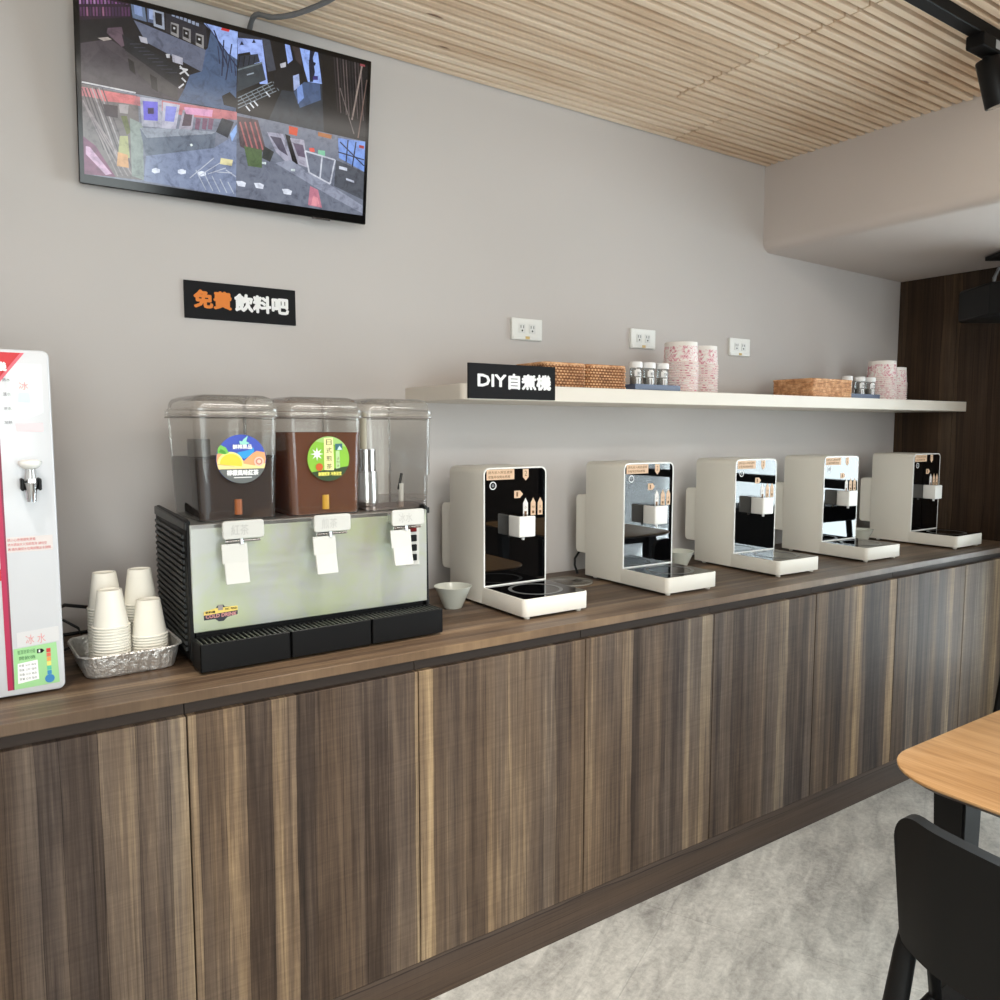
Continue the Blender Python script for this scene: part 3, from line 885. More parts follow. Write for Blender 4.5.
# grey flexible conduit from behind the set up into the slats
cp = []
for i in range(25):
    u = i / 24
    keys = [(0.648, 2.118, 2.315), (0.650, 2.10, 2.355), (0.655, 2.06, 2.380), (0.69, 2.03, 2.372), (0.74, 1.98, 2.376), (0.80, 1.90, 2.396), (0.84, 1.82, 2.42)]
    f = u * (len(keys) - 1); a = min(int(f), len(keys) - 2); f -= a
    p0, p1, p2, p3 = keys[max(a - 1, 0)], keys[a], keys[a + 1], keys[min(a + 2, len(keys) - 1)]
    cp.append(tuple(0.5 * (2 * p1[k] + (p2[k] - p0[k]) * f + (2 * p0[k] - 5 * p1[k] + 4 * p2[k] - p3[k]) * f * f + (3 * p1[k] - p0[k] - 3 * p2[k] + p3[k]) * f ** 3) for k in range(3)))
tag(MB().tube(cp, [0.0062 + 0.0006 * (i % 2) for i in range(25)], 10).build('cable_conduit', M_GREYPIPE, smooth=True, angle=80), 'grey flexible cable conduit looping from behind the television into the ceiling slats', 'conduit')

# ------------------------------------------------------------------ cookers
W_, HB, PD, DD, HT = 0.217, 0.047, 0.195, 0.381, 0.381
FEET = 0.008


def make_cooker(label, sticker_rgb):
    o = thing('noodle_cooker', label, 'cooker', (0, 0, 0), 0, 'white noodle cookers in a row on the worktop')
    # body: upright box, rounded top corners, tied to the base in one L-shaped casing
    MB().prism(rrect(0.0003, W_ - 0.0003, FEET + 0.0003, FEET + HT, 0.019, 6, (0, 0, 1, 1)), 'y', PD + 0.001, DD, 0.0025, 2).build('body', M_CREAM, o, True, 40)
    rim = MB()
    out = rrect(0, W_, FEET + HB - 0.001, FEET + HT, 0.019, 6, (0, 0, 1, 1))
    inn = rrect(0.0042, W_ - 0.0042, FEET + HB + 0.004, FEET + HT - 0.0042, 0.016, 6, (0, 0, 1, 1))
    b = bmesh.new(); n = len(out)
    A = [b.verts.new((p[0], PD - 0.0015, p[1])) for p in out]; B = [b.verts.new((p[0], PD - 0.0015, p[1])) for p in inn]
    A2 = [b.verts.new((p[0], PD + 0.002, p[1])) for p in out]; B2 = [b.verts.new((p[0], PD + 0.002, p[1])) for p in inn]
    for i in range(n):
        j = (i + 1) % n
        b.faces.new((A[i], A[j], B[j], B[i])); b.faces.new((A2[i], A2[j], A[j], A[i])); b.faces.new((B[i], B[j], B2[j], B2[i]))
    bmesh.ops.recalc_face_normals(b, faces=b.faces)
    rim.add(b); rim.build('front_rim', M_CREAMEDGE, o)
    MB().prism(inn, 'y', PD - 0.0012, PD + 0.0008).build('glass_front', M_BLACKGLASS, o)
    # base tray with rounded front corners
    MB().prism(rrect(0, W_, 0, PD + 0.008, 0.013, 5, (1, 1, 0, 0)), 'z', FEET, FEET + HB, 0.0018, 2).build('base', M_CREAM, o, True, 40)
    top = MB().prism(rrect(0.004, W_ - 0.004, 0.004, PD - 0.002, 0.010, 5, (1, 1, 0, 0)), 'z', FEET + HB - 0.001, FEET + HB + 0.0006).build('glass_hob', M_BLACKGLASS, o)
    cx, cy = W_ / 2, PD / 2
    b = bmesh.new()
    for (r0, r1) in ((0.066, 0.076),):
        A = [b.verts.new((cx + r0 * math.cos(a * PI / 20), cy + r0 * math.sin(a * PI / 20), FEET + HB + 0.0010)) for a in range(40)]
        B = [b.verts.new((cx + r1 * math.cos(a * PI / 20), cy + r1 * math.sin(a * PI / 20), FEET + HB + 0.0010)) for a in range(40)]
        for i in range(40): b.faces.new((A[i], B[i], B[(i + 1) % 40], A[(i + 1) % 40]))
    mb = MB(); mb.add(b); mb.build('hob_ring', mat('hob_ring_grey', (112, 114, 114), 0.3), o)
    for fx in (0.022, W_ - 0.022):
        for fy in (0.018, DD - 0.03):
            MB().lathe([(0, 0), (0.0075, 0), (0.0085, FEET + 0.001), (0, FEET + 0.001)], fx, fy, 12).build('foot', M_CREAM, o)
    # spout block
    sb = MB().box(0.083, 0.139, PD - 0.056, PD - 0.001, 0.187 + FEET, 0.246 + FEET, 0.004, 3).build('spout_block', M_CREAMEDGE, o, True, 40)
    MB().box(0.0865, 0.1355, PD - 0.052, PD - 0.001, 0.2455 + FEET, 0.2470 + FEET).build('glass_cap', M_BLACKGLASS, sb)
    MB().lathe([(0, 0), (0.004, 0), (0.005, 0.011), (0, 0.011)], 0.111, PD - 0.034, 12, 0.177 + FEET).build('nozzle', M_CREAMEDGE, sb)
    # water unit on the back
    MB().prism(rrect(DD - 0.01, DD + 0.055, FEET + 0.072, FEET + 0.268, 0.014, 4, (0, 1, 1, 0)), 'x', 0.004, W_ - 0.004, 0.002, 1).build('rear_housing', M_CREAM, o, True, 40)
    # printed stickers on the glass
    ms = mat('sticker_%d_%d_%d' % sticker_rgb, sticker_rgb, 0.6)
    mt = mat('sticker_print', (120, 84, 50), 0.7)
    yy = PD - 0.0013
    st = flat('instruction_sticker', [(0.010, 0.355), (0.010, 0.384 - 0.0), (0.103, 0.384), (0.103, 0.355)], yy, ms, o)
    text_obj('small_print', '請先放入碗並選擇', mt, st, 0.015, 0.096, 0.3715, 0.3795, yy - 0.0008, 0.0)
    text_obj('small_print', '容量再按開始煮麵', mt, st, 0.015, 0.088, 0.3590, 0.3670, yy - 0.0008, 0.0)
    st = flat('arrow_sticker', [(0.133, 0.383), (0.133, 0.360), (0.143, 0.350), (0.153, 0.360), (0.153, 0.383)], yy, ms, o)
    text_obj('numeral', '2', mt, st, 0.139, 0.147, 0.363, 0.378, yy - 0.0008)
    st = flat('arrow_sticker', [(0.103, 0.322), (0.103, 0.301), (0.123, 0.301), (0.133, 0.3115), (0.123, 0.322)], yy, ms, o)
    text_obj('numeral', '1', mt, st, 0.110, 0.116, 0.305, 0.318, yy - 0.0008)
    for k, x in enumerate((0.134, 0.161, 0.186)):
        st = flat('button_sticker', [(x, 0.249), (x, 0.285), (x + 0.0085, 0.300), (x + 0.017, 0.285), (x + 0.017, 0.249)], yy, ms if k else mat('sticker_pale', (240, 236, 232), 0.6), o)
        text_obj('small_print', '小中大'[k], mt, st, x + 0.004, x + 0.013, 0.268, 0.277, yy - 0.0008)
        flat('small_print', [(x + 0.0045, 0.254), (x + 0.0045, 0.262), (x + 0.0125, 0.262), (x + 0.0125, 0.254)], yy - 0.0002, mt, st)
    b = bmesh.new(); cx, cz = 0.031, 0.339
    A = [b.verts.new((cx + 0.0085 * math.cos(a * PI / 12), yy - 0.0004, cz + 0.0085 * math.sin(a * PI / 12))) for a in range(24)]
    B = [b.verts.new((cx + 0.0115 * math.cos(a * PI / 12), yy - 0.0004, cz + 0.0115 * math.sin(a * PI / 12))) for a in range(24)]
    for i in range(24): b.faces.new((A[i], A[(i + 1) % 24], B[(i + 1) % 24], B[i]))
    mb = MB(); mb.add(b); r_ = mb.build('power_button', mat('button_white', (225, 226, 226), 0.4), o)
    flat('power_mark', circ(cx, cz, 0.0045, 14), yy, mat('button_grey', (120, 122, 124), 0.5), r_, 0.0004)
    return o


# ------------------------------------------------------------------ cookers placed
ck = make_cooker('white noodle cooker nearest the drink dispenser, with a pale bowl on its near side', (226, 192, 160))
ck.location = (1.177, 1.629, ZT); ck.rotation_euler = (0, 0, -0.005)
cook_spots = [((1.701, 1.631, ZT), -0.012, 'second white noodle cooker from the drink dispenser, below the tall stacks of pink bowls'),
              ((2.228, 1.634, ZT), -0.037, 'middle one of the five white noodle cookers, third from the drink dispenser'),
              ((2.749, 1.635, ZT), -0.041, 'fourth white noodle cooker from the drink dispenser, next to the last one'),
              ((3.354, 1.607, ZT), -0.002, 'white noodle cooker farthest along the worktop, beside the dark wood wall')]
for loc, r_, lb in cook_spots:
    copy_tree(ck, loc, r_, lb)

# ------------------------------------------------------------------ small bowls and lid on the worktop
bowl_prof = [(0, 0.0), (0.024, 0.0), (0.026, 0.003), (0.050, 0.058), (0.053, 0.062), (0.051, 0.0625), (0.047, 0.058), (0.023, 0.008), (0, 0.006)]


def bowl(x, y, label):
    o = MB().lathe(bowl_prof, seg=36).build('bowl', M_BOWL, None, True, 60)
    o.location = (x, y, ZT); tag(o, label, 'bowl', 'small pale bowls on the worktop')


bowl(1.103, 1.865, 'small pale grey-green bowl between the drink dispenser and the first cooker')
bowl(2.098, 1.955, 'small pale bowl between the second and the third cooker')
bowl(3.205, 1.94, 'small pale bowl between the fourth and the last cooker')
lid = thing('glass_lid', 'round see-through lid lying flat on the worktop behind the nearest cooker', 'lid', (1.60, 1.965, ZT))
MB().lathe([(0, 0.006), (0.070, 0.004), (0.074, 0.001), (0.075, 0.0015), (0.071, 0.0052), (0, 0.0072)], seg=40).build('disc', clear_mat('lid_glass', (214, 206, 196), 0.06, 0.05, 0.12, (170, 165, 158)), lid, True, 60)
MB().tube([(0.074 * math.cos(a * PI / 20), 0.074 * math.sin(a * PI / 20), 0.003) for a in range(40)], 0.0028, 6, True).build('rim', mat('lid_rim', (150, 146, 138), 0.25), lid, True, 80)

# ------------------------------------------------------------------ three-tank drink dispenser
DX, DY, DA = 0.372, 1.689, 0.018
dd = thing('drink_dispenser', 'black and steel drink dispenser with three clear tanks, two of them filled with tea', 'dispenser', (DX, DY, ZT), DA)
Z = lambda z: z - ZT
DW, DPT = 0.558, 0.285
MB().box(0.006, DW - 0.006, 0.004, DPT, Z(0.862), Z(1.142), 0.004, 2).build('housing', M_BLACK, dd)
MB().box(0.0, DW, -0.002, 0.004, Z(0.925), Z(1.152), 0.0015, 1).build('steel_front', M_STEEL, dd)
MB().box(0.002, DW - 0.002, -0.002, DPT - 0.02, Z(1.142), Z(1.152), 0.001, 1).build('steel_deck', mat('deck_steel', (190, 188, 184), 0.35, 0.9), dd)
# side louvre panels
for sgn, xs in ((-1, -0.006), (1, DW - 0.003)):
    sp_ = MB().prism([(-0.004, Z(0.866)), (0.003, Z(1.16)), (0.02, Z(1.163)), (DPT - 0.01, Z(1.172)), (DPT + 0.004, Z(1.166)), (DPT + 0.002, Z(0.866))], 'x', xs, xs + 0.009, 0.003, 2).build('side_panel', M_BLACK, dd)
    MB().prism([(0.004, Z(1.142)), (0.004, Z(1.156)), (DPT - 0.004, Z(1.170)), (DPT - 0.004, Z(1.150))], 'x', xs + (-0.004 if sgn < 0 else 0.006), xs + (0.006 if sgn < 0 else 0.016), 0.002, 1).build('side_cap', mat('cap_black', (38, 40, 40), 0.35), sp_)
    for i in range(19):
        z = Z(1.128 - i * 0.0132)
        x0 = xs - 0.006 if sgn < 0 else xs + 0.006
        MB().prism([(0.022, z - 0.006), (0.022, z + 0.0015), (DPT - 0.014, z + 0.013), (DPT - 0.014, z + 0.0055)], 'x', x0, x0 + 0.009, 0.002, 1).build('louvre', M_RIB, sp_)
# feet under the machine
for fx in (0.03, DW - 0.03):
    for fy in (0.03, DPT - 0.03):
        MB().lathe([(0, 0), (0.013, 0), (0.011, 0.011), (0, 0.011)], fx, fy, 14).build('foot', M_BLACK, dd)
# drip trays
TWD = (DW + 0.012) / 3
for i in range(3):
    a, b = -0.004 + i * TWD, -0.004 + (i + 1) * TWD - 0.003
    y0, y1, z0, z1 = -0.068, 0.0, Z(0.858), Z(0.916)
    ty = MB()
    ty.box(a, b, y0, y0 + 0.004, z0, z1, 0.0015, 1).box(a, a + 0.004, y0, y1 - 0.003, z0, z1, 0.0015, 1).box(b - 0.004, b, y0, y1 - 0.003, z0, z1, 0.0015, 1)
    ty.box(a + 0.004, b - 0.004, y0 + 0.004, y1 - 0.003, z0, z0 + 0.004).box(a, b, y1 - 0.006, y1 - 0.003, z0, z1)
    ty = ty.build('drip_tray', M_BLACK, dd)
    nb = 17
    for k in range(nb):
        x = a + 0.007 + k * (b - a - 0.014) / (nb - 1)
        MB().box(x - 0.0022, x + 0.0022, y0 + 0.004, y1 - 0.006, z1 - 0.0065, z1 - 0.001, 0.001, 1).build('grille_bar', M_RIB, ty)
# taps: a steel guard, lever plates below it
for tx, dz in ((0.097, 0.0), (0.294, 0.0), (0.484, 0.0)):
    tp = MB().prism(rrect(tx - 0.043, tx + 0.043, Z(1.122) + dz, Z(1.160) + dz, 0.006, 4), 'y', -0.046, -0.040, 0.0015, 1).build('tap_guard', M_PLATE, dd)
    MB().box(tx - 0.032, tx + 0.032, -0.040, 0.0, Z(1.126), Z(1.150), 0.002, 1).build('tap_body', mat('tap_steel', (150, 150, 148), 0.3, 0.9), tp)
    MB().tube([(tx - 0.036, -0.038, Z(1.117)), (tx + 0.036, -0.038, Z(1.117))], 0.003, 8).tube([(tx - 0.004, -0.038, Z(1.122)), (tx - 0.004, -0.040, Z(1.110))], 0.0045, 8).build('hinge', M_CHROME, tp, True, 50)
    l1 = MB().prism([(-0.040, Z(1.112)), (-0.037, Z(1.112)), (-0.043, Z(1.072)), (-0.046, Z(1.072))], 'x', tx - 0.045, tx + 0.008, 0.0008, 1).build('lever', M_PLATE, tp)
    MB().prism([(-0.0470, Z(1.0735)), (-0.0430, Z(1.0705)), (-0.053, Z(1.030)), (-0.057, Z(1.031))], 'x', tx - 0.042, tx + 0.007, 0.0012, 1).build('lever_pad', M_PLATE, l1)
    text_obj('worn_print', ('紅茶', '煎茶', '冰水')[int(tx > .2) + int(tx > .4)], mat('worn_grey', (180, 180, 176), 0.6), tp, tx - 0.026, tx + 0.010, Z(1.130), Z(1.152), -0.0463)
    MB().lathe([(0, 0), (0.009, 0), (0.011, 0.05), (0, 0.05)], tx - 0.015, -0.02, 14, Z(1.075)).build('spout', mat('spout_grey', (120, 120, 118), 0.4), tp, True, 50)
# switch plate
sw = MB().box(0.4985, 0.5345, -0.0045, -0.002, Z(1.018), Z(1.125), 0.001, 1).build('switch_plate', mat('switch_plate_steel', (214, 212, 206), 0.4, 0.4), dd)
for i in range(4):
    r_ = MB().box(0.506, 0.527, -0.0095, -0.0045, Z(1.100 - i * 0.0235), Z(1.116 - i * 0.0235), 0.0015, 1).build('rocker_switch', mat('switch_red', (110, 16, 18), 0.3) if i == 0 else M_BLACK, sw)
# maker's badge
bg = flat('badge', [(0.022, Z(0.950)), (0.022, Z(0.967)), (0.046, Z(0.972)), (0.050, Z(0.978)), (0.062, Z(0.979)), (0.066, Z(0.974)), (0.092, Z(0.972)), (0.092, Z(0.955)), (0.070, Z(0.951)), (0.062, Z(0.944)), (0.052, Z(0.944)), (0.045, Z(0.950))], -0.0022, mat('badge_navy', (52, 56, 64), 0.4), dd)
flat('badge_top', [(0.022, Z(0.9605)), (0.022, Z(0.968)), (0.046, Z(0.973)), (0.092, Z(0.973)), (0.092, Z(0.9635))], -0.0029, mat('badge_yellow', (232, 206, 110), 0.5), bg)
flat('badge_emblem', [(0.051, Z(0.968)), (0.051, Z(0.979)), (0.061, Z(0.979)), (0.061, Z(0.968))], -0.0036, mat('badge_grey', (150, 142, 140), 0.5), bg)
text_obj('badge_print', '飲料機', M_BLACK, bg, 0.025, 0.045, Z(0.9635), Z(0.9685), -0.0037, 0.03)
text_obj('badge_print', 'PAT. PEND', M_BLACK, bg, 0.066, 0.090, Z(0.9665), Z(0.9710), -0.0037, 0.03)
text_obj('badge_print', 'COLD DRINK', mat('badge_rose', (196, 140, 140), 0.5), bg, 0.025, 0.090, Z(0.9530), Z(0.9615), -0.0037, 0.06)

# tanks
def loft(rects, seg=5, close_bottom=True, close_top=False):
    """rects: list of (x0,x1,y0,y1,r,z)"""
    b = bmesh.new(); rings = []
    for x0, x1, y0, y1, r, z in rects:
        rings.append([b.verts.new((p[0], p[1], z)) for p in rrect(x0, x1, y0, y1, r, seg)])
    n = len(rings[0])
    for A, B in zip(rings, rings[1:]):
        for i in range(n): b.faces.new((A[i], A[(i + 1) % n], B[(i + 1) % n], B[i]))
    if close_bottom: b.faces.new(rings[0][::-1])
    if close_top: b.faces.new(rings[-1])
    bmesh.ops.recalc_face_normals(b, faces=b.faces)
    m = MB(); m.add(b); return m


tank_x = [(0.020, 0.199), (0.218, 0.400), (0.408, 0.588)]
levels = [(1.286, M_TEA_D, 'lemon_tea'), (1.341, M_TEA_L, 'green_tea'), (1.172, M_WATERY, 'rinse_water')]
zb_, zt_ = 1.153, 1.385
for i, (a, b) in enumerate(tank_x):
    def fr(z, inset=0.0):
        f = (z - zb_) / (zt_ - zb_)
        tpr = 0.010 * (1 - f)
        return (a + tpr + inset, b - tpr * 0.4 - inset, 0.018 + tpr + inset, 0.270 - tpr - inset)
    def wid(z, i_=0.0):
        q = fr(z, i_); return (*q, 0.018, Z(z))
    if i == 2:   # a step in the wall of the empty tank
        rs = [wid(zb_ + 0.0), wid(1.235), wid(1.2355, -0.003), wid(zt_, -0.001)]
    else:
        rs = [wid(zb_), wid(zb_ + 0.02), wid(1.25), wid(zt_)]
    tk = loft(rs).build('tank', M_CLEAR, dd, True, 40)
    lz, lm, ln = levels[i]
    loft([wid(zb_ + 0.002, 0.002), wid(lz, 0.002)], close_top=True).build(ln, lm, tk, True, 40)
    q = fr(zt_)
    e = 0.004
    L = [(q[0] - e, q[1] + e, q[2] - e, q[3] + e, 0.020, Z(1.374)), (q[0] - e - .001, q[1] + e + .001, q[2] - e - .001, q[3] + e + .001, 0.020, Z(1.378)),
         (q[0] - e, q[1] + e, q[2] - e, q[3] + e, 0.020, Z(1.381)), (q[0] - e, q[1] + e, q[2] - e, q[3] + e, 0.020, Z(1.392)),
         (q[0] + 0.001, q[1] - 0.001, q[2] + 0.001, q[3] - 0.001, 0.020, Z(1.394)),
         (q[0] + 0.002, q[1] - 0.002, q[2] + 0.002, q[3] - 0.002, 0.022, Z(1.406)), (q[0] + 0.007, q[1] - 0.007, q[2] + 0.007, q[3] - 0.007, 0.024, Z(1.416)),
         (q[0] + 0.018, q[1] - 0.018, q[2] + 0.018, q[3] - 0.018, 0.026, Z(1.421))]
    ld = loft(L, 5, False, True).build('tank_lid', M_LID, dd, True, 50)
    pr = [(p[0], p[1], Z(1.3755)) for p in rrect(q[0] - e, q[1] + e, q[2] - e, q[3] + e, 0.020, 5)]
    MB().tube(pr, 0.0017, 6, True).build('lid_lip', mat('lid_lip_grey', (132, 124, 120), 0.3), ld, True, 80)
    # spray tube and paddle housing inside
    cx = (a + b) / 2
    if i == 2:
        MB().lathe([(0, 0), (0.032, 0), (0.030, 0.085), (0, 0.085)], cx - 0.03, 0.15, 20, Z(zb_ + 0.004)).build('cooling_dome', clear_mat('dome_steel', (150, 150, 150), 0.4, 0.12, 0.6, (205, 205, 205)), tk, True, 50)
        MB().lathe([(0, 0), (0.027, 0), (0.027, 0.055), (0, 0.055)], cx - 0.035, 0.14, 20, Z(1.243)).build('steel_sleeve', M_CHROME, tk, True, 50)
        MB().tube([(cx - 0.03, 0.16, Z(1.29)), (cx - 0.03, 0.16, Z(1.39))], 0.009, 12).build('spray_tube', mat('tube_cream', (206, 198, 178), 0.4), tk, True, 60)
        MB().tube([(cx + 0.018, 0.05, Z(1.157)), (cx + 0.018, 0.05, Z(1.215))], 0.006, 10).build('outlet_tube', mat('tube_white', (225, 222, 216), 0.4), tk, True, 60)
        MB().tube([(cx + 0.012, 0.052, Z(1.20)), (cx + 0.02, 0.05, Z(1.24))], 0.0035, 8).build('outlet_cap', M_BLACK, tk)
    else:
        MB().tube([(cx, 0.031, Z(1.165)), (cx, 0.031, Z(1.198))], 0.009, 12).build('outlet_tube', mat('tube_amber%d' % i, ((150, 84, 40), (196, 150, 44))[i], 0.4), tk, True, 60)
        MB().lathe([(0, 0), (0.025, 0), (0.025, 0.04), (0, 0.04)], a + 0.055, 0.20, 18, Z(1.286 if i == 0 else 1.29)).build('paddle_cap', mat('paddle_grey', (112, 108, 104), 0.5), tk, True, 60)

# round labels on the tank fronts
def disc_label(cx, cz, rx, rz, tilt_y, kind, parent):
    yb = 0.0185
    def E(a0, a1, n=30, k=1.0): return [(cx + rx * k * math.cos(a0 + (a1 - a0) * q / n), Z(cz) + rz * k * math.sin(a0 + (a1 - a0) * q / n)) for q in range(n + 1)]
    full = E(0, 2 * PI, 40)[:-1]
    U = lambda u, v: (cx + u * rx, Z(cz) + v * rz)
    if kind == 0:
        s_ = flat('round_label', full, yb, mat('label_blue', (70, 90, 190), 0.5), parent)
        L = lambda nm, pts, col, d: flat(nm, pts, yb - 0.0006 - d * 0.0003, mat('ink_%d_%d_%d' % col, col, 0.5), s_, 0.0003)
        L('sea', [U(-.25, .2), U(-.1, .28), U(.3, .36), U(.5, .46), U(.52, .3), U(.35, .12), U(.12, 0.0)], (52, 160, 226), 0)
        L('sand', [U(-.97, .2), U(-.85, .30), U(-.5, .22), U(.1, -.08), U(.45, .22), U(.62, .32), U(.95, .26), U(.99, 0), U(.93, -.38), U(-.93, -.38), U(-.99, -.05)], (238, 172, 120), 1)
        L('sand_light', [U(-.97, -.22), U(-.3, -.3), U(.1, -.2), U(.5, -.28), U(.97, -.2), U(.91, -.42), U(-.91, -.42)], (252, 228, 160), 2)
        L('lemon_rind', [U(-.45 + .52 * math.cos(q * PI / 12 - .3), -.2 + .50 * math.sin(q * PI / 12 - .3)) for q in range(14)], (252, 238, 150), 3)
        L('lemon', [U(-.43 + .44 * math.cos(q * PI / 12 - .25), -.2 + .42 * math.sin(q * PI / 12 - .25)) for q in range(14)], (250, 214, 70), 4)
        L('leaf', [U(-.95, .25), U(-.93, .45), U(-.82, .58), U(-.62, .48), U(-.5, .25), U(-.66, .2)], (128, 200, 90), 5)
        L('leaf_shade', [U(-.9, .3), U(-.82, .42), U(-.66, .34), U(-.6, .22), U(-.72, .22)], (84, 160, 60), 6)
        for q in range(3):
            r0 = .2 - q * .06
            L('shell_whorl', [U(.7 + r0 * math.cos(w_ * PI / 10), -.12 + r0 * math.sin(w_ * PI / 10)) for w_ in range(20)], ((240, 206, 190), (214, 140, 120), (244, 214, 196))[q], 5 + q)
        L('grey_band', [p for p in E(PI + .42, 2 * PI - .42, 20)] , (104, 108, 108), 9)
        text_obj('label_print', '檸檬風味紅茶', M_WHITE, s_, cx - rx * .62, cx + rx * .66, Z(cz) - rz * .68, Z(cz) - rz * .44, yb - 0.0040, 0.05)
        text_obj('label_print', '鮮榨果品', M_WHITE, s_, cx - rx * .36, cx + rx * .42, Z(cz) + rz * .40, Z(cz) + rz * .60, yb - 0.0040, 0.04)
        L('small_line', [U(-.34, -.78), U(-.34, -.74), U(.38, -.74), U(.38, -.78)], (236, 236, 236), 10)
        L('sprout', [U(-.08, .74), U(-.06, .62), U(.1, .56), U(.34, .64), U(.2, .72), U(.27, .95), U(.08, .80), U(.04, .72)], (160, 226, 210), 6)
    else:
        s_ = flat('round_label', full, yb, mat('label_green', (140, 196, 62), 0.5), parent)
        L = lambda nm, pts, col, d: flat(nm, pts, yb - 0.0006 - d * 0.0003, mat('ink_%d_%d_%d' % col, col, 0.5), s_, 0.0003)
        L('pale_sky', [p for p in E(.55, PI - .9, 16)], (168, 208, 120), 0)
        L('dark_band', [p for p in E(PI + .62, 2 * PI - .36, 20)], (52, 72, 40), 1)
        L('strip', [U(-.22, -.50), U(-.22, .93), U(.22, .95), U(.24, -.52)], (246, 242, 170), 2)
        for q, ch in enumerate('日式煎茶'):
            text_obj('label_print', ch, mat('ink_dark', (60, 56, 34), 0.6), s_, cx - rx * .12, cx + rx * .14, Z(cz) + rz * (.62 - q * .36), Z(cz) + rz * (.86 - q * .36), yb - 0.0020, 0.0)
        fl_ = []
        for q in range(16):
            r0 = .30 if q % 2 == 0 else .12
            fl_.append(U(-.56 + r0 * math.cos(q * PI / 8), .22 + r0 * math.sin(q * PI / 8)))
        L('blossom', fl_, (240, 242, 234), 3)
        L('orange_seal', [U(-.46 + .17 * math.cos(q * PI / 8), -.36 + .17 * math.sin(q * PI / 8)) for q in range(16)], (206, 96, 40), 4)
        L('blue_square', [U(.32, .38), U(.32, .66), U(.66, .68), U(.66, .38)], (60, 110, 120), 3)
        L('white_peak', [U(.40, .38), U(.52, .58), U(.66, .40)], (206, 236, 230), 4)
        L('pale_strip', [U(.34, -.46), U(.34, .34), U(.52, .36), U(.54, -.42)], (190, 220, 160), 2)
        for q, ch in enumerate('よりみ'):
            text_obj('label_print', ch, mat('ink_dark', (60, 56, 34), 0.6), s_, cx + rx * .38, cx + rx * .50, Z(cz) + rz * (-.04 - q * .17), Z(cz) + rz * (.07 - q * .17), yb - 0.0024, 0.0)
        text_obj('label_print', '無糖煎茶 冷熱皆宜', mat('ink_yellow', (238, 232, 110), 0.5), s_, cx - rx * .52, cx + rx * .60, Z(cz) - rz * .76, Z(cz) - rz * .58, yb - 0.0024, 0.04)


tanks = [o for o in bpy.data.objects if o.name.startswith('tank') and not o.name.startswith('tank_lid') and o.parent == dd]
tanks.sort(key=lambda o: o.name)
disc_label(0.116, 1.285, 0.053, 0.052, 0, 0, tanks[0])
disc_label(0.314, 1.281, 0.0505, 0.051, 0, 1, tanks[1])

# ------------------------------------------------------------------ white water dispenser
wd = thing('water_dispenser', 'tall white water dispenser with a red corner and a small tap', 'dispenser', (-0.215, 1.681, ZT + 0.0))
WX = 0.350
MB().prism(rrect(0.004, WX - 0.003, 0.010, 0.636, 0.008, 4), 'y', 0.012, 0.30, 0.002, 1).build('cabinet_body', M_WDBODY, wd)
MB().prism(rrect(0, WX, 0.004, 0.640, 0.012, 5), 'y', 0, 0.0135, 0.004, 3).build('front_panel', M_WD, wd, True, 40)
for fx in (0.03, WX - 0.03):
    for fy in (0.04, 0.26):
        MB().lathe([(0, 0), (0.012, 0), (0.012, 0.012), (0, 0.012)], fx, fy, 12).build('foot', M_BLACK, wd)
fp = [o for o in bpy.data.objects if o.name.startswith('front_panel')][0]
X = lambda x: x + 0.215
flat('red_corner', [(X(-0.20), 0.634), (X(0.090), 0.634), (X(0.054), 0.586), (X(0.030), 0.556), (X(-0.20), 0.556)], -0.0001, M_RED, fp)
flat('red_corner_edge', [(X(0.090), 0.634), (X(0.096), 0.634), (X(0.036), 0.554), (X(0.030), 0.556)], -0.0001, mat('print_red_pale', (216, 96, 110), 0.4), fp)
text_obj('panel_print', '純水機', M_WHITE, fp, X(0.005), X(0.068), 0.600, 0.617, -0.0012, 0.05)
flat('magenta_stripe', [(X(0.0415), 0.016), (X(0.0495), 0.016), (X(0.0485), 0.55), (X(0.0405), 0.55)], -0.0001, M_MAG, fp)
flat('magenta_dark_edge', [(X(0.0495), 0.016), (X(0.0525), 0.016), (X(0.0515), 0.55), (X(0.0485), 0.55)], -0.0001, mat('print_magenta_dark', (128, 36, 66), 0.4), fp)  # darker line along the right of the stripe
flat('red_button', [(X(-0.01), 0.222), (X(-0.01), 0.243), (X(0.041), 0.243), (X(0.041), 0.222)], -0.0008, M_RED, fp)
for i in range(4):
    text_obj('panel_print', ('熱水', '溫水', '冰水', '加熱')[i], mat('ink_grey', (90, 92, 98), 0.6), fp, X(0.060), X(0.072), 0.582 - i * 0.0255, 0.588 - i * 0.0255, -0.0004)
# clear drop-shaped sticker, emblem
flat('clear_sticker', [(X(0.066), 0.520), (X(0.066), 0.615), (X(0.122), 0.615), (X(0.122), 0.527), (X(0.095), 0.514)], -0.0001, mat('sticker_ice', (210, 216, 216), 0.2), fp, 0.0003)
text_obj('panel_print', '冰', mat('ink_rose', (220, 150, 150), 0.5), fp, X(0.085), X(0.100), 0.568, 0.582, -0.0008)
flat('pale_blue_patch', [(X(0.083), 0.545), (X(0.083), 0.562), (X(0.101), 0.562), (X(0.101), 0.545)], -0.0004, mat('ink_ice', (206, 216, 240), 0.5), fp, 0.0002)
flat('pink_patch', [(X(0.078), 0.493), (X(0.076), 0.507), (X(0.120), 0.508), (X(0.120), 0.492)], -0.0001, mat('ink_pinkish', (226, 202, 207), 0.4), fp, 0.0003)
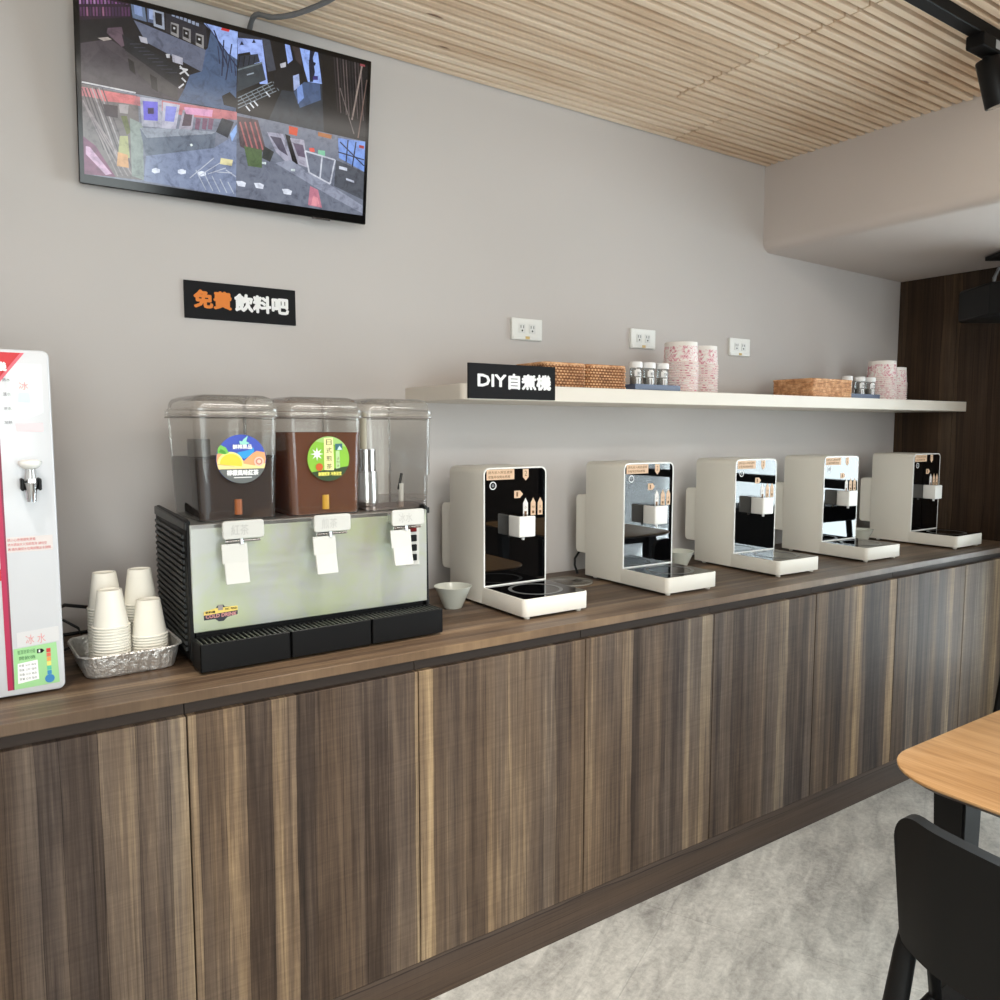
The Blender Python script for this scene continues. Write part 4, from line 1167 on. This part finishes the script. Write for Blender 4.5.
# notice strip
ns = flat('notice_strip', [(X(0.052), 0.272), (X(0.052), 0.300), (X(0.126), 0.300), (X(0.126), 0.272)], -0.0001, mat('strip_paper', (214, 207, 205), 0.5), fp, 0.0004)
for k in range(3):
    text_obj('panel_print', ('請小心使用避免燙傷', '熱水請由大人協助取用 請勿空', '燒 請先確認水位再按壓出水開關')[k], mat('ink_redtext', (206, 92, 92), 0.6), ns, X(0.054), X((0.098, 0.116, 0.122)[k]), 0.292 - k * 0.0085, 0.2975 - k * 0.0085, -0.0008)
# lower emblem and energy label
flat('emblem_paper', [(X(0.060), 0.094), (X(0.060), 0.122), (X(0.128), 0.126), (X(0.128), 0.098)], -0.0001, mat('strip_paper2', (212, 212, 213), 0.5), fp, 0.0004)
text_obj('panel_print', '冰 水', mat('ink_rose', (220, 150, 150), 0.5), fp, X(0.074), X(0.106), 0.098, 0.116, -0.0008)
el = flat('energy_label', [(X(0.052), 0.016), (X(0.054), 0.092), (X(0.123), 0.096), (X(0.1255), 0.018)], -0.0003, mat('label_mint', (160, 212, 150), 0.5), fp, 0.0005)
text_obj('label_print', '能源效率分級', mat('ink_green', (48, 110, 60), 0.6), el, X(0.060), X(0.088), 0.081, 0.089, -0.0010)
text_obj('label_print', '開飲機', mat('ink_green', (48, 110, 60), 0.6), el, X(0.062), X(0.088), 0.070, 0.077, -0.0010)
tb = flat('table_print', [(X(0.058), 0.026), (X(0.059), 0.064), (X(0.091), 0.067), (X(0.092), 0.030)], -0.0009, M_WHITE, el, 0.0002)
for k in range(4):
    text_obj('label_print', '容量 公升 每年', mat('ink_grey2', (120, 124, 120), 0.6), tb, X(0.061), X(0.089), 0.032 + k * 0.0085, 0.0365 + k * 0.0085, -0.0013)
for k, c_ in enumerate(((60, 140, 190), (90, 190, 160), (230, 220, 110), (232, 160, 90), (226, 110, 90), (206, 60, 60))):
    flat('thermo_step', [(X(0.106), 0.036 + k * 0.0085), (X(0.106), 0.0435 + k * 0.0085), (X(0.113), 0.0435 + k * 0.0085), (X(0.113), 0.036 + k * 0.0085)], -0.0009, mat('thermo_%d' % k, c_, 0.5), el, 0.0002)
flat('thermo_bulb', [(X(0.1095) + 0.008 * math.cos(q * PI / 8), 0.028 + 0.008 * math.sin(q * PI / 8)) for q in range(16)], -0.0012, mat('thermo_blue', (60, 130, 190), 0.5), el, 0.0002)
flat('grade_arrow', [(X(0.091), 0.079), (X(0.091), 0.087), (X(0.099), 0.087), (X(0.103), 0.083), (X(0.099), 0.079)], -0.0009, M_BLACK, el, 0.0002)
text_obj('label_print', '1', M_WHITE, el, X(0.0935), X(0.0960), 0.0805, 0.0855, -0.0013)
# tap
tp = MB().lathe([(0, 0), (0.010, 0.0), (0.0155, 0.004), (0.019, 0.010), (0.018, 0.0145), (0.011, 0.017), (0, 0.0175)], X(0.094), -0.028, 24, 0.425).build('tap', M_OUTLET, wd, True, 50)
MB().lathe([(0, 0), (0.009, 0), (0.008, 0.02), (0, 0.02)], X(0.094), -0.028, 16, 0.406).build('tap_neck', clear_mat('tap_clear', (225, 225, 225), 0.1, 0.1, 0.5, (220, 220, 220)), tp, True, 50)
MB().box(X(0.088), X(0.103), -0.036, -0.018, 0.394, 0.410, 0.002, 1).build('tap_collar', M_CHROME, tp)
MB().lathe([(0, 0), (0.0075, 0), (0.0085, 0.015), (0.012, 0.034), (0, 0.036)], X(0.094), -0.028, 18, 0.366).build('tap_nozzle', M_CHROME, tp, True, 50)
MB().box(X(0.078), X(0.084), -0.034, 0, 0.386, 0.408, 0.002, 1).box(X(0.105), X(0.111), -0.034, 0, 0.386, 0.408, 0.002, 1).box(X(0.084), X(0.105), -0.018, 0, 0.388, 0.402).build('tap_bracket', M_BLACK, tp)

# ------------------------------------------------------------------ foil tray with stacks of paper cups
TX, TY, TA = 0.2585, 1.806, 0.03
ft = thing('foil_tray', 'crinkled aluminium foil tray holding four stacks of white paper cups', 'tray', (TX, TY, ZT), TA)
b = bmesh.new(); rings = []
base = rrect(-0.082, 0.082, -0.086, 0.086, 0.026, 6)
dense = []
for i in range(len(base)):
    p, q = base[i], base[(i + 1) % len(base)]
    L_ = math.hypot(q[0] - p[0], q[1] - p[1]); m_ = max(1, int(L_ / 0.0035))
    for k in range(m_): dense.append((p[0] + (q[0] - p[0]) * k / m_, p[1] + (q[1] - p[1]) * k / m_))
for lev, (g, z) in enumerate(((0.0, 0.001), (0.003, 0.004), (0.009, 0.026), (0.013, 0.046), (0.017, 0.049), (0.019, 0.0465))):
    ring = []
    for k, (x, y) in enumerate(dense):
        l_ = math.hypot(x, y) or 1
        nx, ny = (x / 0.081) ** 3, (y / 0.086) ** 3
        nl = math.hypot(nx, ny) or 1
        amp = 0.0011 * math.sin(k * 1.15) if 1 <= lev <= 2 else (random.random() - .5) * 0.0008
        ring.append(b.verts.new((x + nx / nl * (g + amp), y + ny / nl * (g + amp), z + (random.random() - .5) * (0.002 if lev > 3 else 0.0005 if lev else 0))))
    rings.append(ring)
n = len(dense)
for A, B in zip(rings, rings[1:]):
    for i in range(n): b.faces.new((A[i], A[(i + 1) % n], B[(i + 1) % n], B[i]))
b.faces.new(rings[0][::-1])
bmesh.ops.recalc_face_normals(b, faces=b.faces)
mb = MB(); mb.add(b); fo = mb.build('foil_shell', M_FOIL, ft)
md = fo.modifiers.new('s', 'SOLIDIFY'); md.thickness = 0.0005

cup_me = MB().lathe([(0.0355, 0.0), (0.0365, 0.0015), (0.0355, 0.0032), (0.0335, 0.0036), (0.0235, 0.0745), (0.0225, 0.0765), (0.0205, 0.0765), (0.0200, 0.0735), (0, 0.0733)], seg=32).build('paper_cup', M_PAPER, None, True, 50)
first = True
stacks = [((0.229, 1.768), 16, 0.0060, 'front left stack'), ((0.303, 1.776), 11, 0.0060, 'front right stack'),
          ((0.230, 1.844), 20, 0.0060, 'rear left stack'), ((0.300, 1.8505), 20, 0.0060, 'rear right stack')]
ORD = ['', 'second', 'third', 'fourth', 'fifth', 'sixth', 'seventh', 'eighth', 'ninth', 'tenth', 'eleventh', 'twelfth', 'thirteenth', 'fourteenth',
       'fifteenth', 'sixteenth', 'seventeenth', 'eighteenth', 'nineteenth', 'twentieth']
NEXTTO = {'front left stack': 'nearest the water dispenser', 'front right stack': 'the lowest stack in the foil tray', 'rear left stack': 'by the wall in the foil tray', 'rear right stack': 'beside the drink dispenser'}
for (cx, cy), n, st, lb in stacks:
    for k in range(n):
        if first: o = cup_me; first = False
        else: o = cup_me.copy(); COL.objects.link(o)
        o.location = (cx, cy, ZT + 0.003 + k * st)
        j = n - 1 - k
        tag(o, ('upturned white paper cup topping the ' + lb + ', ' + NEXTTO[lb]) if j == 0 else ('white paper cup, %s from the top of the %s of cups' % (ORD[j], lb)), 'paper cup', 'paper cups of the ' + lb)

# black cords behind the tray
tag(MB().tube([(0.12, 2.02, 0.93), (0.17, 2.04, 0.945), (0.22, 2.06, 0.93), (0.27, 2.06, 0.90), (0.30, 2.05, 0.870), (0.33, 2.04, 0.858)], 0.0042, 8).build('power_cord', M_CORD, smooth=True, angle=80), 'black power cord looping out behind the water dispenser towards the paper cups', 'cord')
tag(MB().tube([(0.10, 1.99, 0.885), (0.16, 2.0, 0.885), (0.22, 2.01, 0.884), (0.28, 2.01, 0.882), (0.34, 2.01, 0.880)], 0.004, 8).build('power_cord', M_CORD, smooth=True, angle=80), 'straight black power cord running low behind the foil tray', 'cord')
tag(MB().tube([(0.11, 2.0, 0.915), (0.15, 1.99, 0.93), (0.19, 1.985, 0.90), (0.20, 1.98, 0.87), (0.16, 1.97, 0.858), (0.11, 1.97, 0.858)], 0.003, 8).build('power_cord', M_CORD, smooth=True, angle=80), 'thin black cord curling down to the worktop behind the cups', 'cord')
tag(MB().tube([(1.755, 2.09, 0.935), (1.735, 2.10, 0.90), (1.718, 2.08, 0.88), (1.714, 2.06, 0.856)], 0.004, 8).build('power_cord', M_CORD, smooth=True, angle=80), 'short black cord hanging behind the second cooker', 'cord')

# ------------------------------------------------------------------ woven baskets on the shelf
def rr3(x0, x1, y0, y1, r, n, step):
    base = rrect(x0, x1, y0, y1, r, n)
    out = []
    for i in range(len(base)):
        p, q = base[i], base[(i + 1) % len(base)]
        L_ = math.hypot(q[0] - p[0], q[1] - p[1]); m_ = max(1, int(L_ / step))
        for k in range(m_): out.append((p[0] + (q[0] - p[0]) * k / m_, p[1] + (q[1] - p[1]) * k / m_))
    return out


def basket(label, x, y, sx, sy, h, rows, wave, group):
    o = thing('rattan_basket', label, 'basket', (x, y, 1.470), 0, group)
    loft([(0.004, sx - 0.004, 0.004, sy - 0.004, 0.012, 0.001), (0.003, sx - 0.003, 0.003, sy - 0.003, 0.012, h - 0.004), (0.006, sx - 0.006, 0.006, sy - 0.006, 0.010, h - 0.004),
          (0.007, sx - 0.007, 0.007, sy - 0.007, 0.010, 0.006)], 4, True, True).build('liner', M_RATTAN_D, o)
    wv = MB()
    dense = rr3(0.002, sx - 0.002, 0.002, sy - 0.002, 0.014, 4, 0.0062 if wave else 0.02)
    rr_ = h / rows * 0.5
    for k in range(rows):
        pts = []
        for i, (px, py) in enumerate(dense):
            dx, dy = px - sx / 2, py - sy / 2
            nx, ny = (2 * dx / sx) ** 5, (2 * dy / sy) ** 5
            nl = math.hypot(nx, ny) or 1
            a = (0.0026 if wave else 0.0008) * math.sin((i + (k % 2) * 1.0) * PI / (1.0 if wave else 1.7) + PI / 2)
            pts.append((px + nx / nl * a, py + ny / nl * a, rr_ * (2 * k + 1) + (0 if wave else (random.random() - .5) * 0.001)))
        wv.tube(pts, rr_ * (0.94 if wave else 0.98), 6, True)
    w_ = wv.build('woven_wall', M_WEAVE if wave else M_RATTAN, o, True, 80); w_['kind'] = 'stuff'
    MB().tube([(p[0], p[1], h) for p in rr3(0.002, sx - 0.002, 0.002, sy - 0.002, 0.014, 4, 0.01)], 0.0042, 6, True).build('rim', M_RATTAN, o, True, 80)
    return o


basket('small woven rattan basket half behind the shelf sign', 1.385, 1.822, 0.158, 0.150, 0.068, 8, True, 'rattan baskets on the shelf')
basket('small woven rattan basket between the other small basket and the white-lidded jars', 1.548, 1.822, 0.158, 0.150, 0.068, 8, True, 'rattan baskets on the shelf')
basket('wide flat wicker basket near the far end of the shelf', 2.655, 1.825, 0.268, 0.18, 0.066, 12, False, 'rattan baskets on the shelf')

# ------------------------------------------------------------------ slate trays of white-lidded jars
def jar_tray(x, y, sx, sy, label):
    o = thing('jar_tray', label, 'tray', (x, y, 1.470), 0, 'slate blue jar trays')
    MB().box(0, sx, 0, sy, 0, 0.004, 0.001, 1).build('tray_base', M_TRAYBLUE, o)
    for (a, b, c_, d) in ((0, sx, 0, 0.003), (0, sx, sy - 0.003, sy), (0, 0.003, 0.003, sy - 0.003), (sx - 0.003, sx, 0.003, sy - 0.003)):
        MB().box(a, b, c_, d, 0.004, 0.0205).build('tray_side', M_TRAYBLUE, o)


def jar(x, y, word, label, group):
    o = thing('seasoning_jar', label, 'jar', (x, y, 1.4742), 0, group)
    MB().lathe([(0, 0), (0.018, 0), (0.0195, 0.003), (0.0195, 0.062), (0.0175, 0.070), (0.0175, 0.074)], seg=24).build('glass', M_JARGLASS, o, True, 50)
    MB().lathe([(0, 0.002), (0.0178, 0.002), (0.0178, 0.040), (0, 0.043)], seg=20).build('seasoning', mat('seasoning_grey', (150, 142, 134), 0.8), o, True, 50)
    MB().lathe([(0, 0.069), (0.0203, 0.069), (0.0210, 0.071), (0.0210, 0.085), (0.0195, 0.0875), (0, 0.088)], seg=24).build('lid', M_WHITE, o, True, 40)
    # label turned towards the room
    lb = MB(); b = bmesh.new()
    a0 = -PI / 2 - 0.35
    def cylpts(u0, u1, z0, z1, r):
        q = []
        A = [b.verts.new((r * math.cos(a0 + u0 + (u1 - u0) * i / 5), r * math.sin(a0 + u0 + (u1 - u0) * i / 5), z0)) for i in range(6)]
        B = [b.verts.new((r * math.cos(a0 + u0 + (u1 - u0) * i / 5), r * math.sin(a0 + u0 + (u1 - u0) * i / 5), z1)) for i in range(6)]
        for i in range(5): b.faces.new((A[i], A[i + 1], B[i + 1], B[i]))
    for (u0, u1, z0, z1) in ((-.62, .50, .042, .060), (-.40, .30, .060, .064), (-.30, -.05, .014, .036), (.08, .34, .014, .036), (-.36, .40, .034, .038)):
        cylpts(u0, u1, z0, z1, 0.0199)
    lb.add(b); l_ = lb.build('label', M_WHITE, o)
    text_obj('label_print', word, mat('ink_jar', (90, 90, 92), 0.6), l_, -0.0120, 0.0020, 0.045, 0.056, -0.0205)


jar_tray(1.762, 1.842, 0.203, 0.056, 'slate blue tray holding three jars beside the small rattan basket')
jar_tray(2.956, 1.862, 0.222, 0.056, 'slate blue tray holding jars between the wide basket and the far pink bowls')
for x, y, wd_, lb in ((1.790, 1.870, '胡椒', 'white-lidded seasoning jar closest to the small rattan basket'), (1.848, 1.870, '辣粉', 'middle white-lidded seasoning jar on the nearer slate tray'),
                      (1.909, 1.870, '芝麻', 'white-lidded seasoning jar closest to the tall pink bowls')):
    jar(x, y, wd_, lb, 'jars on the nearer slate tray')
for x, y, wd_, lb in ((2.984, 1.890, '胡椒', 'white-lidded jar half hidden behind the wide basket'), (3.072, 1.890, '辣粉', 'middle white-lidded jar on the far slate tray'),
                      (3.148, 1.890, '芝麻', 'white-lidded jar closest to the far pink bowls')):
    jar(x, y, wd_, lb, 'jars on the far slate tray')

# ------------------------------------------------------------------ stacks of pink-printed paper bowls
pb = MB().lathe([(0.0600, 0.0), (0.0615, 0.0022), (0.0600, 0.0046), (0.0580, 0.0050), (0.0545, 0.0660), (0.0545, 0.0700), (0.0525, 0.0705), (0.0520, 0.0665), (0, 0.0662)], seg=40).build('paper_bowl', M_PINK, None, True, 50)
pb.data.materials.append(M_PINKRIM)
for p in pb.data.polygons:
    if p.center.z < 0.0049: p.material_index = 1
firstb = True
for (cx, cy), n, st, lb in (((2.031, 1.905), 13, 0.0082, 'tall pink stack beside the near jars'), ((2.212, 1.975), 13, 0.0084, 'slimmer-looking pink stack just beyond the near one'),
                            ((3.258, 1.905), 12, 0.0085, 'pink stack beside the far jars'), ((3.430, 1.955), 10, 0.0085, 'last pink stack at the shelf end')):
    for k in range(n):
        if firstb: o = pb; firstb = False
        else: o = pb.copy(); COL.objects.link(o)
        o.location = (cx + 0.0, cy + 0.0, 1.4705 + k * st)
        o.rotation_euler = (0, 0, random.random() * 6)
        j = n - 1 - k
        tag(o, ('upturned pink-printed paper bowl topping the ' + lb) if j == 0 else ('paper bowl, %s from the top of the %s' % (ORD[j], lb)), 'paper bowl', 'paper bowls of the ' + lb)

# ------------------------------------------------------------------ dining table and chair
def make_table(x0, x1, y0, y1, label, zt=0.730):
    o = thing('dining_table', label, 'table', ((x0 + x1) / 2, (y0 + y1) / 2, 0))
    sx, sy = x1 - x0, y1 - y0
    MB().prism(rrect(-sx / 2, sx / 2, -sy / 2, sy / 2, 0.125, 10), 'z', zt - 0.006, zt, 0.002, 2).build('tabletop', M_OAK, o, True, 40)
    pr = rrect(-sx / 2 + 0.002, sx / 2 - 0.002, -sy / 2 + 0.002, sy / 2 - 0.002, 0.123, 10); pq = rrect(-sx / 2 + 0.020, sx / 2 - 0.020, -sy / 2 + 0.020, sy / 2 - 0.020, 0.105, 10)
    b = bmesh.new(); A = [b.verts.new((*p, zt - 0.006)) for p in pr]; B = [b.verts.new((*p, zt - 0.018)) for p in pq]
    for i in range(len(A)): b.faces.new((A[i], A[(i + 1) % len(A)], B[(i + 1) % len(A)], B[i]))
    b.faces.new(B[::-1]); bmesh.ops.recalc_face_normals(b, faces=b.faces)
    m_ = MB(); m_.add(b); m_.build('underside_bevel', mat('table_edge_dark', (70, 48, 34), 0.5), o, True, 40)
    for ax, ay in ((-1, -1), (-1, 1), (1, -1), (1, 1)):
        x, y = ax * (sx / 2 - 0.155), ay * (sy / 2 - 0.085)
        b = bmesh.new()
        top = [b.verts.new((x + dx, y + dy, zt - 0.018)) for dx, dy in ((-.035, -.03), (.035, -.03), (.035, .03), (-.035, .03))]
        bot = [b.verts.new((x + ax * 0.0 + dx, y - ay * 0.01 + dy, 0)) for dx, dy in ((-.018, -.018), (.018, -.018), (.018, .018), (-.018, .018))]
        for i in range(4): b.faces.new((top[i], top[(i + 1) % 4], bot[(i + 1) % 4], bot[i]))
        b.faces.new(top); b.faces.new(bot[::-1]); bmesh.ops.recalc_face_normals(b, faces=b.faces)
        bmesh.ops.bevel(b, geom=list(b.edges), offset=0.004, segments=2, affect='EDGES')
        m_ = MB(); m_.add(b); m_.build('leg', M_CHAIR, o)
    for ay in (-1, 1):
        y = ay * (sy / 2 - 0.085)
        MB().box(-sx / 2 + 0.191, sx / 2 - 0.191, y - 0.012, y + 0.012, zt - 0.060, zt - 0.0185, 0.003, 1).build('apron', M_CHAIR, o)
    for ax in (-1, 1):
        x = ax * (sx / 2 - 0.155)
        MB().box(x - 0.012, x + 0.012, -sy / 2 + 0.117, sy / 2 - 0.117, zt - 0.060, zt - 0.0185, 0.003, 1).build('apron', M_CHAIR, o)
    return o


make_table(1.358, 2.10, -0.46, 0.785, 'oak-topped dining table with rounded corners and black frame')
make_table(2.75, 3.50, -0.75, 0.30, 'second oak-topped table with black frame, nearer the side window')


def make_chair(loc, rz, label):
    """seat centre at the origin, front towards +x, back at -x"""
    o = thing('dining_chair', label, 'chair', loc, rz, 'black dining chairs')
    # curved backrest: wraps forward at both sides
    b = bmesh.new(); NX, NZ = 44, 12
    hw, z0, z1 = 0.222, 0.575, 0.790
    def surf(u, v, off):
        yy = u * hw
        e = abs(u)
        wrap = 0.022 * max(0.0, (e - 0.66) / 0.34) ** 1.5 + 0.026 * e * e
        lean = -0.018 * v
        rc = 0.050
        de = max(0.0, (e - (1 - rc / hw)) * hw)
        ztop = z1 - rc + math.sqrt(max(0.0, rc * rc - de * de)) if de > 0 else z1
        zbot = z0 + 0.014 - math.sqrt(max(0.0, 0.014 ** 2 - max(0.0, (e - (1 - 0.014 / hw)) * hw) ** 2))
        z = zbot + (ztop - zbot) * v + 0.006 * e
        return Vector((-0.20 + wrap + lean + off, yy * (1 - 0.02 * (1 - v)), z))
    F = [[b.verts.new(surf(math.sin(PI * (i / NX - 0.5)), j / NZ, 0.022)) for j in range(NZ + 1)] for i in range(NX + 1)]
    Bk = [[b.verts.new(surf(math.sin(PI * (i / NX - 0.5)), j / NZ, 0.0)) for j in range(NZ + 1)] for i in range(NX + 1)]
    for i in range(NX):
        for j in range(NZ):
            b.faces.new((F[i][j], F[i + 1][j], F[i + 1][j + 1], F[i][j + 1])); b.faces.new((Bk[i][j], Bk[i][j + 1], Bk[i + 1][j + 1], Bk[i + 1][j]))
        b.faces.new((F[i][0], Bk[i][0], Bk[i + 1][0], F[i + 1][0])); b.faces.new((F[i][NZ], F[i + 1][NZ], Bk[i + 1][NZ], Bk[i][NZ]))
    for j in range(NZ):
        b.faces.new((F[0][j], F[0][j + 1], Bk[0][j + 1], Bk[0][j])); b.faces.new((F[NX][j], Bk[NX][j], Bk[NX][j + 1], F[NX][j + 1]))
    bmesh.ops.recalc_face_normals(b, faces=b.faces)
    m_ = MB(); m_.add(b); m_.build('backrest', M_CHAIR, o, True, 50)
    MB().prism(rrect(-0.19, 0.22, -0.21, 0.21, 0.05, 6), 'z', 0.435, 0.455, 0.006, 2).build('seat', M_CHAIR, o, True, 40)
    MB().box(-0.17, 0.19, -0.185, -0.165, 0.39, 0.436, 0.003, 1).box(-0.17, 0.19, 0.165, 0.185, 0.39, 0.436, 0.003, 1).box(-0.18, -0.16, -0.165, 0.165, 0.39, 0.436, 0.003, 1).box(0.18, 0.20, -0.165, 0.165, 0.39, 0.436, 0.003, 1).build('seat_frame', M_CHAIR, o)
    for sy in (-1, 1):
        MB().tube([(-0.245, sy * 0.225, 0.0), (-0.215, sy * 0.212, 0.25), (-0.175, sy * 0.212, 0.44), (-0.145, sy * 0.210, 0.56), (-0.135, sy * 0.204, 0.66)], [0.012, 0.016, 0.019, 0.016, 0.008], 10).build('rear_leg', M_CHAIR, o, True, 60)
        MB().tube([(0.215, sy * 0.215, 0.0), (0.195, sy * 0.195, 0.25), (0.185, sy * 0.185, 0.436)], [0.012, 0.016, 0.019], 10).build('front_leg', M_CHAIR, o, True, 60)
        MB().tube([(-0.20, sy * 0.200, 0.445), (-0.12, sy * 0.175, 0.50), (-0.165, sy * 0.16, 0.60)], 0.010, 8).build('back_brace', M_CHAIR, o, True, 60)
    return o


make_chair((1.285, 0.380, 0), 0, 'black dining chair with curved low back pushed up to the oak-topped table')
make_chair((3.06, 0.62, 0), -PI / 2, 'black dining chair at the end of the second table')
sc_ = thing('side_counter', 'low black counter under the side window', 'counter', (3.50, 0.45, 0))
MB().box(0.0, 0.26, 0.0, 0.50, 0.08, 0.88, 0.004, 1).build('cabinet_body', M_CHAIR, sc_)
MB().box(-0.015, 0.265, -0.01, 0.51, 0.881, 0.905, 0.004, 1).build('counter_top', M_CHAIR, sc_)
MB().box(0.03, 0.25, 0.02, 0.48, 0.0, 0.08).build('plinth', M_BLACK, sc_)
st_ = thing('bar_stool', 'tall black bar stool between the wood wall and the side window', 'stool', (3.45, 1.22, 0))
MB().prism(rrect(-0.16, 0.16, -0.16, 0.16, 0.05, 6), 'z', 0.90, 0.98, 0.012, 3).build('seat', M_CHAIR, st_, True, 40)
for ax in (-1, 1):
    for ay in (-1, 1):
        MB().tube([(ax * 0.19, ay * 0.19, 0), (ax * 0.15, ay * 0.15, 0.5), (ax * 0.12, ay * 0.12, 0.905)], [0.011, 0.013, 0.015], 10).build('leg', M_CHAIR, st_, True, 60)
MB().tube([(0.165, 0.165, 0.30), (-0.165, 0.165, 0.30), (-0.165, -0.165, 0.30), (0.165, -0.165, 0.30)], 0.008, 8, True).build('foot_ring', M_CHAIR, st_, True, 60)

# ------------------------------------------------------------------ track light
tk_ = thing('track_light', 'black ceiling track with a small black cylinder spotlight', 'track light', (-0.004, 0.010, 0))
MB().box(1.2, 2.74, 1.064, 1.098, 2.372, 2.4035, 0.002, 1).build('track', M_BLACKMATTE, tk_)
MB().box(2.235, 2.42, 1.058, 1.104, 2.340, 2.374, 0.004, 2).build('adapter', M_BLACKMATTE, tk_)
MB().box(2.300, 2.330, 1.0575, 1.0585, 2.346, 2.368).build('rating_sticker', mat('rating_grey', (170, 172, 174), 0.5), tk_)
a0, a1 = Vector((2.322, 1.088, 2.334)), Vector((2.352, 1.070, 2.214))
d = (a1 - a0)
cyl = MB().tube([a0, a0 + d * 0.02, a0 + d * 0.98, a1], [0.028, 0.0295, 0.0295, 0.028], 28).build('lamp_head', M_BLACK, tk_, True, 50)
MB().tube([a1 - d * 0.01, a1 + d * 0.004], 0.024, 24).build('lens', mat('lamp_lens', (120, 110, 96), 0.2), cyl)
MB().tube([(2.318, 1.09, 2.350), (2.322, 1.088, 2.330)], 0.010, 12).build('swivel', M_BLACK, tk_)

# ------------------------------------------------------------------ hanging projector
pj = thing('hanging_projector', 'black projector box hung on silver rods under the dropped beam, by the wood wall', 'projector', (3.52, 1.50, 1.85), (0, 0, -0.62))
MB().prism([(-0.18, -0.11), (-0.15, -0.14), (0.15, -0.14), (0.18, -0.11), (0.18, 0.10), (0.15, 0.12), (-0.15, 0.12), (-0.18, 0.10)], 'z', -0.065, 0.065, 0.012, 3).build('casing', M_BLACK, pj, True, 40)
MB().box(-0.135, 0.135, -0.1425, -0.139, -0.048, 0.044, 0.001, 1).build('front_grille', mat('grille_blue_black', (26, 28, 34), 0.4), pj)
MB().box(-0.07, -0.02, -0.1435, -0.1425, -0.032, -0.028).build('badge', M_CHROME, pj)
MB().box(-0.09, 0.13, -0.07, 0.09, 0.183, 0.1995, 0.002, 1).build('ceiling_plate', M_BLACK, pj)
for x in (-0.05, 0.0):
    for yv in (-0.03, 0.03):
        MB().tube([(x, yv, 0.060), (x, yv, 0.186)], 0.0045, 8).lathe([(0, 0), (0.008, 0), (0.008, 0.006), (0, 0.006)], x, yv, 8, 0.074).build('hanger_rod', M_CHROME, pj, True, 50)
MB().tube([(-0.10, 0.0, 0.06), (-0.10, 0.0, 0.10), (-0.085, 0.0, 0.135), (-0.04, 0.01, 0.155), (0.0, 0.03, 0.165), (0.03, 0.04, 0.19)], 0.007, 10).build('cable', M_GREYPIPE, pj, True, 60)
